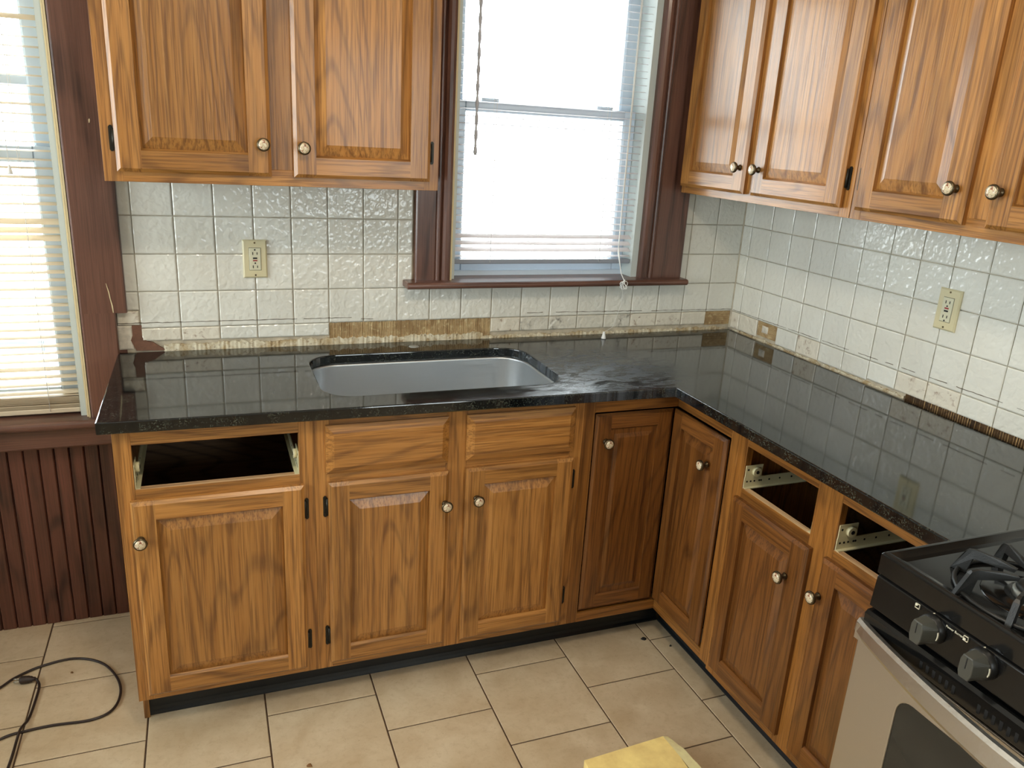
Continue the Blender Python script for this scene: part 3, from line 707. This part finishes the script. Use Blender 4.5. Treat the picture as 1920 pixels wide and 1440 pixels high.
# --- wall cabinets
UZ0, UZ1 = 1.420, 2.22
def wall_cab(label, loc, rz, w, doors, seamed=True):
    c = empty('wall_cabinet', loc, rz); tag(c, label, 'cabinet', 'wall cabinets')
    (a0, a1, k0), (b0, b1, k1) = doors
    s1 = a0 + 0.012; s2 = b1 - 0.012
    member(c, 0, s1, UZ0, UZ1, 'face_frame_stile'); member(c, s2, w, UZ0, UZ1, 'face_frame_stile'); member(c, a1 - 0.012, b0 + 0.012, UZ0 + 0.04, UZ1 - 0.04, 'face_frame_stile')
    member(c, s1, s2, UZ0, UZ0 + 0.04, 'face_frame_rail', True); member(c, s1, s2, UZ1 - 0.04, UZ1, 'face_frame_rail', True)
    carcass(c, w, 0.312, UZ0 + 0.006, UZ1, top=True)
    door(c, a0, a1, 1.444, 2.19, k0, (1.520, 2.10), hside=-1, st=0.056)
    door(c, b0, b1, 1.444, 2.19, k1, (1.520, 2.10), hside=1, st=0.056)
    return c
wall_cab('oak wall cabinet between the tall window and the sink window', (-2.114, -0.32, 0), 0, 0.830, ((0.030, 0.387, (0.367, 1.522)), (0.442, 0.803, (0.466, 1.518))))
wall_cab('oak wall cabinet in the corner beside the sink window', (-0.32, -0.045, 0), -PI / 2, 0.805, ((0.010, 0.366, (0.342, 1.522)), (0.402, 0.779, (0.433, 1.520))))
wall_cab('oak wall cabinet above the range end of the worktop', (-0.32, -0.852, 0), -PI / 2, 0.775, ((0.024, 0.346, (0.318, 1.520)), (0.403, 0.740, (0.427, 1.521))))

# ================================================================== worktop and sink
def rrect(x0, x1, y0, y1, r, n=8):
    pts = []
    for cx, cy, a0 in ((x1 - r, y1 - r, 0), (x0 + r, y1 - r, PI / 2), (x0 + r, y0 + r, PI), (x1 - r, y0 + r, 1.5 * PI)):
        for i in range(n + 1): a = a0 + i * PI / 2 / n; pts.append((cx + r * math.cos(a), cy + r * math.sin(a)))
    return pts
outer = [(-2.155, -0.004), (-2.155, -0.606), (-0.640, -0.638), (-0.637, -1.588), (-0.022, -1.588), (-0.016, -0.9), (-0.006, -0.004)]
SX0, SX1, SY0, SY1, SR = -1.630, -0.937, -0.530, -0.130, 0.088
hole = rrect(SX0, SX1, SY0, SY1, SR)
FH = (-1.280, -0.068)
fh = [(FH[0] + 0.0175 * math.cos(a), FH[1] + 0.0175 * math.sin(a)) for a in [2 * PI * i / 16 for i in range(16)]]
bm = bmesh.new(); eds = []
for lp in (outer, hole, fh):
    vs = [bm.verts.new((x, y, CT)) for x, y in lp]
    for i in range(len(vs)): eds.append(bm.edges.new((vs[i], vs[(i + 1) % len(vs)])))
bmesh.ops.triangle_fill(bm, use_beauty=True, use_dissolve=False, edges=eds)
ret = bmesh.ops.extrude_face_region(bm, geom=list(bm.faces))
for v in [e for e in ret['geom'] if isinstance(e, bmesh.types.BMVert)]: v.co.z = CT - 0.030
bmesh.ops.recalc_face_normals(bm, faces=bm.faces)
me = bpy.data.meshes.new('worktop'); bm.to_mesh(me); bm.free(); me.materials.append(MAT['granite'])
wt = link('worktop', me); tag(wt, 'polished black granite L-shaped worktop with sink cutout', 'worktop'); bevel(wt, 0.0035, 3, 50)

sk = empty('sink', (0, 0, 0)); tag(sk, 'undermounted stainless steel sink basin in the black worktop', 'sink')
m = MB(); rings = []
zt = CT - 0.0325
spec = [(-0.020, zt, SR + 0.02), (0.004, zt, SR), (0.003, zt - 0.004, SR), (0.006, zt - 0.10, SR - 0.01), (0.010, zt - 0.150, SR - 0.012), (0.022, zt - 0.168, SR - 0.02), (0.045, zt - 0.175, SR - 0.035), (0.20, zt - 0.178, 0.0)]
n = 9 * 4
for ins, z, r in spec:
    r = max(r, 0.004) if ins < 0.15 else 0.004
    for x, y in rrect(SX0 + ins, SX1 - ins, SY0 + ins * 0.9, SY1 - ins * 0.9, max(r, 0.004)): rings.append((x, y, z))
fs = []
for i in range(len(spec) - 1):
    for j in range(n): fs.append((i * n + j, i * n + (j + 1) % n, (i + 1) * n + (j + 1) % n, (i + 1) * n + j))
fs.append(tuple(range((len(spec) - 1) * n, len(spec) * n)))
m.add(rings, fs, 0, True); bas = m.build('basin', 'steel', sk)
sol = bas.modifiers.new('wall', 'SOLIDIFY'); sol.thickness = 0.0012; sol.offset = 1
MB().lathe([(0.055, 0.0), (0.055, 0.003), (0.045, 0.004), (0.04, 0.001), (0.004, 0.0008)], (-1.28, -0.33, zt - 0.178), 'z', 24).build('drain', 'steel', sk)
o = MB().lathe([(0.0168, -0.006), (0.0168, 0.0), (0.0150, 0.0012), (0.002, 0.0014)], (0, 0, 0), 'z', 20).build('hole_disc', plain('grey_disc', lin(150, 152, 148), 0.4), None, (FH[0], FH[1], CT))  # light grey disc filling the faucet hole
tag(o, 'small grey disc in the faucet hole behind the sink', 'cap')

# ================================================================== outlets
def outlet(label, loc, rz, flip):
    t = empty('wall_outlet', loc, rz); tag(t, label, 'outlet', 'ivory wall outlets')
    MB().plate(-0.035, 0.035, -0.057, 0.057, 0.001, -0.0062, (0.004,) * 4, 0.003).build('cover_plate', 'ivory', t)
    fr = MB().plate(-0.0172, 0.0172, -0.0342, 0.0342, -0.004, -0.0066, (0.0004,) * 4, 0.0003).build('seam', 'slot', t)
    rc = MB().plate(-0.0164, 0.0164, -0.0333, 0.0333, -0.004, -0.0080, (0.001,) * 4, 0.0008).build('receptacle', 'ivory2', t)
    s = -1 if flip else 1
    for zc in (0.019, -0.021):
        m = MB()
        for dx, h in ((-0.0062, 0.0042), (0.0062, 0.0036)): m.box(dx - 0.0012, dx + 0.0012, -0.0085, -0.007, zc - h + s * 0.002, zc + h + s * 0.002)
        m.lathe([(0.0026, 0.007), (0.0024, 0.0085)], (0.0, 0, zc - s * 0.0088), '-y', 10)
        m.build('slot', 'slot', rc)
    MB().box(-0.0062, 0.0062, -0.0092, -0.007, 0.0022 if not flip else -0.0062, 0.0062 if not flip else -0.0022).build('reset_button', 'red_btn', rc)
    MB().box(-0.0062, 0.0062, -0.0092, -0.007, -0.0056 if not flip else 0.0006, -0.0012 if not flip else 0.0050).build('test_button', 'slot', rc)
    for z in (0.0485, -0.0485): MB().lathe([(0.003, 0.005), (0.0026, 0.0072)], (0, 0, z), '-y', 10).build('screw', 'brass', t)
outlet('ivory wall outlet under the wall cabinet, on the sink wall', (-1.759, -0.001, 1.181), 0, True)
outlet('ivory wall outlet on the side wall above the range end', (-0.001, -0.943, 1.188), -PI / 2, False)

# ================================================================== blinds
def blind(label, x0, x1, ztop, zbot, pitch, y, mat, tilt_fn, stack=0, rail='rail_grey'):
    t = empty('window_blind', (0, y, 0)); tag(t, label, 'blind', 'horizontal window blinds')
    L = x1 - x0; prof = []
    for i in range(5):
        u = -0.0125 + 0.025 * i / 4; prof.append((u, 0.0016 * (1 - (u / 0.0125) ** 2)))
    vs = [(x, a, b) for x in (0, L) for a, b in prof]
    fs = [(i, i + 1, 5 + i + 1, 5 + i) for i in range(4)]
    me = MB().add(vs, fs, 0, True).mesh('slat', mat)
    z = zbot + 0.02 + stack * 0.0042; i = 0
    for k in range(stack):
        o = link('slat', me, t, (x0 + random.uniform(-0.002, 0.002), 0, zbot + 0.012 + k * 0.0042)); o.rotation_euler = (random.uniform(-0.05, 0.05), random.uniform(-0.003, 0.003), 0)
    while z < ztop:
        o = link('slat', me, t, (x0 + random.uniform(-0.0015, 0.0015), 0, z)); o.rotation_euler = (tilt_fn(i), random.uniform(-0.0025, 0.0025), 0); z += pitch; i += 1
    bevel(MB().box(x0, x1, -0.013, 0.013, zbot - 0.006, zbot + 0.009).build('bottom_rail', rail, t), 0.003, 2)
    bevel(MB().box(x0, x1, -0.018, 0.018, ztop, ztop + 0.035).build('head_rail', rail, t), 0.003, 2)
    for f in (0.19, 0.81) if L < 0.69 else (0.12, 0.62, 0.885):
        xx = x0 + L * f; m = MB()
        for yy in (-0.0135, 0.0135): m.tube([(xx, yy, zbot), (xx, yy, ztop)], 0.0007, 5)
        m.build('ladder_string', 'cord_white', t)
    return t
b1 = blind('white horizontal blind hanging in the sink window', -1.128, -0.466, 2.10, 1.166, 0.0222, 0.024, 'slat_white', lambda i: 0.50 if i in (1, 2, 3) else 0.10 + random.uniform(-0.02, 0.02))
wp = [(-1.074, -0.026, 1.512 + 0.6 * i / 60) for i in range(61)]
MB().tube(wp, [0.0048 + 0.0014 * math.sin(i * 1.3) for i in range(61)], 6).build('tilt_wand', 'wand', b1)
MB().tube([(-0.522, -0.020, 2.10), (-0.521, -0.018, 1.45), (-0.521, -0.02, 1.22), (-0.524, -0.06, 1.135), (-0.528, -0.098, 1.112)], 0.0016, 6).tube([(-0.518, -0.020, 2.10), (-0.517, -0.016, 1.45), (-0.522, -0.022, 1.20), (-0.526, -0.07, 1.13), (-0.528, -0.098, 1.112)], 0.0016, 6).build('pull_cord', 'cord_white', b1)
m = MB()
for q in range(4):
    a0 = random.uniform(0, 6); pts = []
    for i in range(18):
        a = a0 + 2 * PI * i / 18; r = 0.0135 + 0.004 * math.sin(3 * a + q)
        v = Vector((r * math.cos(a), 0.004 * math.sin(2 * a + q), r * math.sin(a) * 1.05)); v.rotate(Matrix.Rotation(q * 0.6, 3, 'Z'))
        pts.append(Vector((-0.529, -0.098, 1.098)) + v)
    m.tube(pts, 0.0017, 6, closed=True)
m.build('cord_knot', 'cord_white', b1)
MB().tube([(-0.529, -0.098, 1.088), (-0.531, -0.098, 1.03), (-0.545, -0.095, 0.98), (-0.552, -0.090, 0.945), (-0.586, -0.075, 0.918)], 0.0006, 5).build('cord_tail', 'cord_white', b1)
MB().lathe([(0.0085, 0.0), (0.0080, 0.004), (0.0050, 0.016), (0.0032, 0.024), (0.0015, 0.026)], (0, 0, 0), 'z', 12).build('tassel', 'cord_white', b1, (-0.590, -0.075 - 0.024, 0.9062))
b2 = blind('cream horizontal blind hanging in the tall window', -2.965, -2.272, 2.10, 0.727, 0.0236, 0.034, 'slat_cream', lambda i: (0.62 if i in (19, 20, 21, 43) else 0.22 + random.uniform(-0.06, 0.06)), stack=9, rail='slat_cream')
for (x, z) in ((-2.392, 1.588), (-2.372, 1.418)):
    MB().tube([(x - 0.004, -0.022, 2.1), (x, -0.022, z)], 0.0008, 5).build('pull_cord', 'cord_white', b2)
    MB().lathe([(0.0075, -0.012), (0.0068, -0.008), (0.0042, 0.004), (0.0025, 0.012), (0.001, 0.013)], (x, -0.022, z), 'z', 10).build('tassel', 'cord_white', b2)

# ================================================================== range
rg = empty('gas_range', (-0.83, -1.597, 0), -PI / 2); tag(rg, 'black gas range with stainless steel oven door and bowed handle', 'range')
# local: x along the front (0..0.76), y depth (0 front .. 0.66), z up
RW, RD = 0.76, 0.66
MB().box(0.004, RW - 0.004, 0.012, RD, 0.02, 0.885).build('body', 'black_enamel', rg)
ct = MB()
zr, zp = 0.925, 0.9165
o4 = [(0, 0), (RW, 0), (RW, RD), (0, RD)]
def inset(p, d): return [(p[0][0] + d, p[0][1] + d), (p[1][0] - d, p[1][1] + d), (p[2][0] - d, p[2][1] - d), (p[3][0] + d, p[3][1] - d)]
loops = [([*o4], 0.884), (o4, zr - 0.004), (inset(o4, 0.003), zr), (inset(o4, 0.009), zr), (inset(o4, 0.022), zp + 0.002), (inset(o4, 0.030), zp)]
vs = [(x, y, z) for lp, z in loops for x, y in lp]; fs = [(3, 2, 1, 0), (20, 21, 22, 23)]
for i in range(5):
    for j in range(4): fs.append((i * 4 + j, i * 4 + (j + 1) % 4, i * 4 + 4 + (j + 1) % 4, i * 4 + 4 + j))
cto = ct.add(vs, fs).build('cooktop', 'black_enamel', rg); bevel(cto, 0.0015, 2, 30)
# control panel
cp = MB().prism([(0.006, 0.884), (-0.002, 0.880), (-0.006, 0.822), (0.004, 0.816), (0.02, 0.816), (0.02, 0.884)], 'x', 0.004, RW - 0.004).build('control_panel', 'black_enamel', rg); bevel(cp, 0.0015, 2, 30)
MB().prism([(-0.005, 0.812), (-0.010, 0.806), (-0.008, 0.770), (0.02, 0.760), (0.02, 0.814)], 'x', 0.002, RW - 0.002).build('vent_panel', 'black_enamel', rg)
for base in (0.128, 0.236, 0.40, 0.52):
    for i in range(6):
        xx = base + i * 0.0125
        MB().prism([(xx + 0.003 * math.cos(a), 0.789 + (0.009 * (1 if math.sin(a) > 0 else -1)) * (0.75 if i < 4 and base < 0.2 else 1) + 0.003 * math.sin(a)) for a in [2 * PI * q / 10 for q in range(10)]], 'y', -0.0093, -0.0065).build('vent_slot', 'black_gap', rg)
def range_knob(x, z):
    m = MB(); m.lathe([(0.0245, 0.003), (0.0245, 0.008), (0.0225, 0.016), (0.0205, 0.018)], (x, 0, z), '-y', 24)
    k = m.build('control_knob', 'black_plastic', rg)
    pr = [(-0.0085, -0.0195), (0.0085, -0.0195), (0.0175, -0.010), (0.0175, 0.010), (0.0085, 0.0205), (-0.0085, 0.0205), (-0.0175, 0.010), (-0.0175, -0.010)]
    vs = [(x + a * 1.08, -0.017, z + b * 1.05) for a, b in pr] + [(x + a * (0.62 if abs(a) > 0.01 else 0.95), -0.043, z + b * 0.97) for a, b in pr]
    fs = [tuple(range(8, 16))] + [(i, (i + 1) % 8, 8 + (i + 1) % 8, 8 + i) for i in range(8)]
    g_ = MB().add(vs, fs).build('grip', 'knob_grey', k); bevel(g_, 0.0015, 2, 25)
    MB().box(x - 0.0007, x + 0.0007, -0.0436, -0.0425, z - 0.001, z + 0.017).build('pointer', 'slot', k)
    MB().prism([(x + 0.0215 * math.cos(a), z + 0.0215 * math.sin(a)) for a in [-0.35 + 0.1 * i for i in range(8)]] + [(x + 0.0203 * math.cos(a), z + 0.0203 * math.sin(a)) for a in [0.35 - 0.1 * i for i in range(8)]], 'y', -0.0160, -0.0192).build('dial_mark', 'white_print', k)
for kx in (0.130, 0.222, 0.38, 0.538, 0.630): range_knob(kx, 0.857)
def sq_mark(x, z, dx, dz):
    m = MB(); s = 0.0042; t = 0.0005
    for a0, a1, b0, b1 in ((-s, s, s - t, s), (-s, s, -s, -s + t), (-s, -s + t, -s, s), (s - t, s, -s, s)): m.box(x + a0, x + a1, -0.0052, -0.003, z + b0, z + b1)
    m.lathe([(0.0022, 0.003), (0.0022, 0.0053)], (x + dx, 0, z + dz), '-y', 10); m.build('burner_mark', 'white_print', rg)
sq_mark(0.094, 0.8755, -0.002, 0.002); sq_mark(0.186, 0.8755, -0.002, -0.002)
for x in (0.124, 0.216): MB().lathe([(0.0016, 0.0), (0.0016, 0.0036)], (x, 0, 0.8795), '-y', 8).build('indicator_dot', 'white_print', rg)
fc = bpy.data.curves.new('burner_text', 'FONT'); fc.body = 'Power Burner'; fc.size = 0.0055; fc.extrude = 0.0001; fc.materials.append(MAT['white_print'])
tmp = bpy.data.objects.new('burner_text_curve', fc); tme = bpy.data.meshes.new_from_object(tmp); bpy.data.objects.remove(tmp)
fo = bpy.data.objects.new('burner_text', tme); COL.objects.link(fo); fo.parent = rg; fo.location = (0.150, -0.0046, 0.8735); fo.rotation_euler = (PI / 2 - 0.07, 0, 0)
# oven door with glass and bowed handle
dr = empty('oven_door', (0, 0, 0)); dr.parent = rg
wx0, wx1, wz0, wz1 = 0.105, RW - 0.105, 0.36, 0.708
bm = bmesh.new(); eds = []
for lp in ([(0.0, 0.215), (RW, 0.215), (RW, 0.768), (0.0, 0.768)], rrect(wx0, wx1, wz0, wz1, 0.03, 6)):
    vv = [bm.verts.new((x, -0.012, z)) for x, z in lp]
    for i in range(len(vv)): eds.append(bm.edges.new((vv[i], vv[(i + 1) % len(vv)])))
bmesh.ops.triangle_fill(bm, use_beauty=True, use_dissolve=False, edges=eds)
ret = bmesh.ops.extrude_face_region(bm, geom=list(bm.faces))
for v in [e for e in ret['geom'] if isinstance(e, bmesh.types.BMVert)]: v.co.y = 0.010
bmesh.ops.recalc_face_normals(bm, faces=bm.faces)
me = bpy.data.meshes.new('door_panel'); bm.to_mesh(me); bm.free(); me.materials.append(MAT['range_steel']); bevel(link('door_panel', me, dr), 0.002, 2, 50)
MB().box(wx0 - 0.01, wx1 + 0.01, -0.009, -0.004, wz0 - 0.01, wz1 + 0.01).build('door_glass', 'oven_glass', dr)
hm = MB(); vs = []; fs = []; nn = 32
for i in range(nn + 1):
    t = i / nn; x = -0.004 + (RW + 0.008) * t; s = math.sin(PI * t)
    bow = 0.042 * min(1.0, s ** 0.8 * 1.05); yo = -0.020 - bow
    zt_, zb_ = 0.792 - 0.004 * s, 0.762 - 0.020 * s
    yi = yo + 0.012
    ring = [(yo + 0.004, zb_), (yo, zb_ + 0.008), (yo + 0.002, zt_ - 0.006), (yo + 0.007, zt_), (yi + 0.004, zt_ - 0.001), (yi + 0.006, zt_ - 0.010), (yi + 0.002, zb_ + 0.004)]
    vs += [(x, a, b) for a, b in ring]
k = 7
for i in range(nn):
    for j in range(k): fs.append((i * k + j, i * k + (j + 1) % k, (i + 1) * k + (j + 1) % k, (i + 1) * k + j))
fs += [tuple(range(k)), tuple(range(nn * k, nn * k + k))]
hm.add(vs, fs, 0, False).build('handle', 'range_steel', dr)
for x in (0.0, RW - 0.03): MB().box(x, x + 0.03, -0.022, -0.010, 0.756, 0.786).build('handle_mount', 'range_steel', dr)
MB().box(0.004, RW - 0.004, -0.010, 0.010, 0.03, 0.205).build('storage_drawer', 'range_steel', rg)
MB().prism([(RD - 0.06, 0.90), (RD, 0.90), (RD, 1.10), (RD - 0.035, 1.10)], 'x', 0.0, RW).build('backguard', 'black_enamel', rg)
def burner(cx, cy):
    b = MB().lathe([(0.078, 0.0), (0.076, 0.0015), (0.060, 0.001), (0.045, 0.004), (0.044, 0.0045)], (cx, cy, zp), 'z', 28).build('burner_bowl', 'black_enamel', rg)
    MB().lathe([(0.034, 0.003), (0.034, 0.014), (0.026, 0.017)], (cx, cy, zp), 'z', 24).build('burner_head', 'alu', b)
    MB().lathe([(0.030, 0.017), (0.031, 0.020), (0.029, 0.024), (0.022, 0.026), (0.002, 0.0265)], (cx, cy, zp), 'z', 24).build('burner_cap', 'cast_iron', b)
    gm = MB()
    for q in range(8):
        # seen from above: local angle; radial bar with a foot
        a = math.radians(20 + 45 * q); c, s = math.cos(a), math.sin(a)
        pr = [(0.128, 0.001), (0.104, 0.001), (0.098, 0.030), (0.036, 0.034), (0.034, 0.040), (0.060, 0.045), (0.098, 0.046), (0.108, 0.043), (0.112, 0.038)]
        vs = []
        for off in (-0.0045, 0.0045):
            for r, z in pr:
                o2 = off * (0.6 if z > 0.04 else 1.0); vs.append((cx + c * r - s * o2, cy + s * r + c * o2, zp + z))
        k = len(pr); gm.add(vs, [tuple(range(k)), tuple(range(k, 2 * k))[::-1]] + [(i, (i + 1) % k, k + (i + 1) % k, k + i) for i in range(k)])
    gm.tube([(cx + 0.116 * math.cos(a), cy + 0.116 * math.sin(a), zp + 0.004) for a in [2 * PI * i / 32 for i in range(32)]], 0.0038, 6, closed=True)
    gm.build('grate', 'cast_iron', b)
for cx in (0.183, 0.577):
    for cy in (0.138, 0.44): burner(cx, cy)

# ================================================================== floor things
def smooth_path(pts, n=6):
    out = []; k = len(pts)
    for i in range(k - 1):
        p0, p1, p2, p3 = [Vector(pts[max(0, min(k - 1, j))]) for j in (i - 1, i, i + 1, i + 2)]
        for q in range(n):
            t = q / n; out.append(0.5 * ((2 * p1) + (p2 - p0) * t + (2 * p0 - 5 * p1 + 4 * p2 - p3) * t * t + (3 * p1 - p0 - 3 * p2 + p3) * t ** 3))
    out.append(Vector(pts[-1])); return out
pc = empty('power_cord', (-2.42, -0.4, 0)); tag(pc, 'dark brown power cord with plug lying in a loop on the floor', 'cord')
L3 = lambda l, z=0.0042: [(x + 2.42, y + 0.4, z) for x, y in l]
path = L3([(-2.72, -0.50), (-2.60, -0.36), (-2.514, -0.258), (-2.481, -0.220), (-2.42, -0.185), (-2.336, -0.174), (-2.26, -0.218), (-2.212, -0.300), (-2.196, -0.378), (-2.212, -0.445), (-2.262, -0.470), (-2.352, -0.463), (-2.414, -0.466), (-2.472, -0.480), (-2.56, -0.56), (-2.6, -0.75)])
m = MB().tube(smooth_path(path), 0.0036, 8)
p2 = [(x + 2.42, y + 0.4, z) for x, y, z in [(-2.424, -0.254, 0.011), (-2.414, -0.275, 0.006), (-2.412, -0.312, 0.0042), (-2.416, -0.412, 0.0046), (-2.424, -0.447, 0.009), (-2.428, -0.468, 0.0118), (-2.430, -0.50, 0.008), (-2.433, -0.594, 0.0042), (-2.45, -0.80, 0.0042), (-2.52, -1.0, 0.0042)]]
m.tube(smooth_path(p2), 0.0036, 8); m.build('cable', 'cord_black', pc)
pd = Vector((-1, 0.10, 0)).normalized(); pb = Vector((-0.006, 0.147, 0.012))
MB().tube([pb + pd * a for a in (0, 0.006, 0.009, 0.014, 0.016, 0.034, 0.036, 0.039)], [0.005, 0.0055, 0.0085, 0.009, 0.0105, 0.0115, 0.0115, 0.009], 12).build('plug', 'cord_black', pc)
sdir = pd.cross(Vector((0, 0, 1)))
m = MB()
for off in (-0.006, 0.006):
    a = pb + pd * 0.038 + sdir * off; m.tube([a, a + pd * 0.016], [0.0028, 0.0028], 6)
a = pb + pd * 0.038 + Vector((0, 0, 0.005)); m.tube([a, a + pd * 0.018], [0.0026, 0.0022], 8)
m.build('prong', 'prong', pc)

fb = empty('foam_block', (-0.92, -1.20, 0)); tag(fb, 'yellow foam block with a pale torn edge at the bottom of the picture', 'block')
ft = 0.055
top = [(-0.142, 0.143), (0.118, 0.158), (0.128, 0.140), (0.132, 0.120), (0.120, -0.13), (-0.15, -0.14)]
MB().prism([(-0.142, 0.145), (0.100, 0.159), (0.106, 0.120), (0.100, -0.13), (-0.15, -0.14)][::-1], 'z', 0.0, ft).build('slab', 'foam', fb)
vs = []; fs = []; ne = 16
for i in range(ne + 1):
    t = i / ne; x = 0.100 + 0.006 * math.sin(PI * t); y = 0.159 - 0.289 * t
    w_ = 0.026 + 0.020 * min(1, t * 4) + random.uniform(-0.004, 0.004)
    vs += [(x, y, ft + 0.0006), (x + w_ * 0.7, y + random.uniform(-0.002, 0.002), ft - 0.004), (x + w_, y + random.uniform(-0.002, 0.002), ft - 0.022), (x + w_ * 0.8, y, 0.0), (x, y, 0.0)]
for i in range(ne):
    for j in range(4): fs.append((i * 5 + j, i * 5 + j + 1, (i + 1) * 5 + j + 1, (i + 1) * 5 + j))
fs += [(0, 1, 2, 3, 4), tuple(range(ne * 5, ne * 5 + 5))]
MB().add(vs, fs).build('torn_edge', 'foam_torn', fb)['label'] = 'pale torn edge'
def crumb(label, x, y, r, mat, h=0.004):
    m = MB(); n = 7
    vs = [(r * random.uniform(0.6, 1.1) * math.cos(2 * PI * i / n), r * random.uniform(0.6, 1.1) * math.sin(2 * PI * i / n), 0) for i in range(n)]
    vs += [(a * 0.7, b * 0.7, h * random.uniform(0.6, 1.0)) for a, b, c in vs]
    m.add(vs, [tuple(range(n))[::-1], tuple(range(n, 2 * n))] + [(i, (i + 1) % n, n + (i + 1) % n, n + i) for i in range(n)])
    tag(m.build('floor_crumb', mat, None, (x, y, 0)), label, 'crumb', 'crumbs on the floor tiles')
crumb('black chip on the floor tile near the inner corner of the cabinets', -0.605, -0.577, 0.011, 'crumb')
crumb('tiny black crumb on the narrow tile beside the side cabinets', -0.538, -0.636, 0.005, 'crumb')
crumb('brown crumb on the floor tile in front of the sink cabinet', -1.724, -0.805, 0.010, 'crumb_brown', 0.003)
crumb('small dark speck on the tile inside the cord loop', -2.336, -0.237, 0.005, 'crumb_brown', 0.003)

# ================================================================== ceiling lamp behind the viewer
lp = empty('ceiling_lamp', (-1.65, -1.85, ROOM_Z)); tag(lp, 'round white ceiling lamp behind the viewer', 'lamp')
MB().lathe([(0.16, 0.0), (0.16, -0.02), (0.15, -0.025)], (0, 0, 0), 'z', 28).build('lamp_base', 'ceiling', lp)
N = NT('lamp_glow'); N.set(Base_Color=(1, 1, 1, 1)); N.b.inputs['Emission Color'].default_value = (1.0, 0.86, 0.68, 1); N.b.inputs['Emission Strength'].default_value = 46.0
MB().lathe([(0.145, -0.025), (0.14, -0.05), (0.11, -0.08), (0.06, -0.095), (0.005, -0.10)], (0, 0, 0), 'z', 28).build('lamp_shade', N.m, lp)
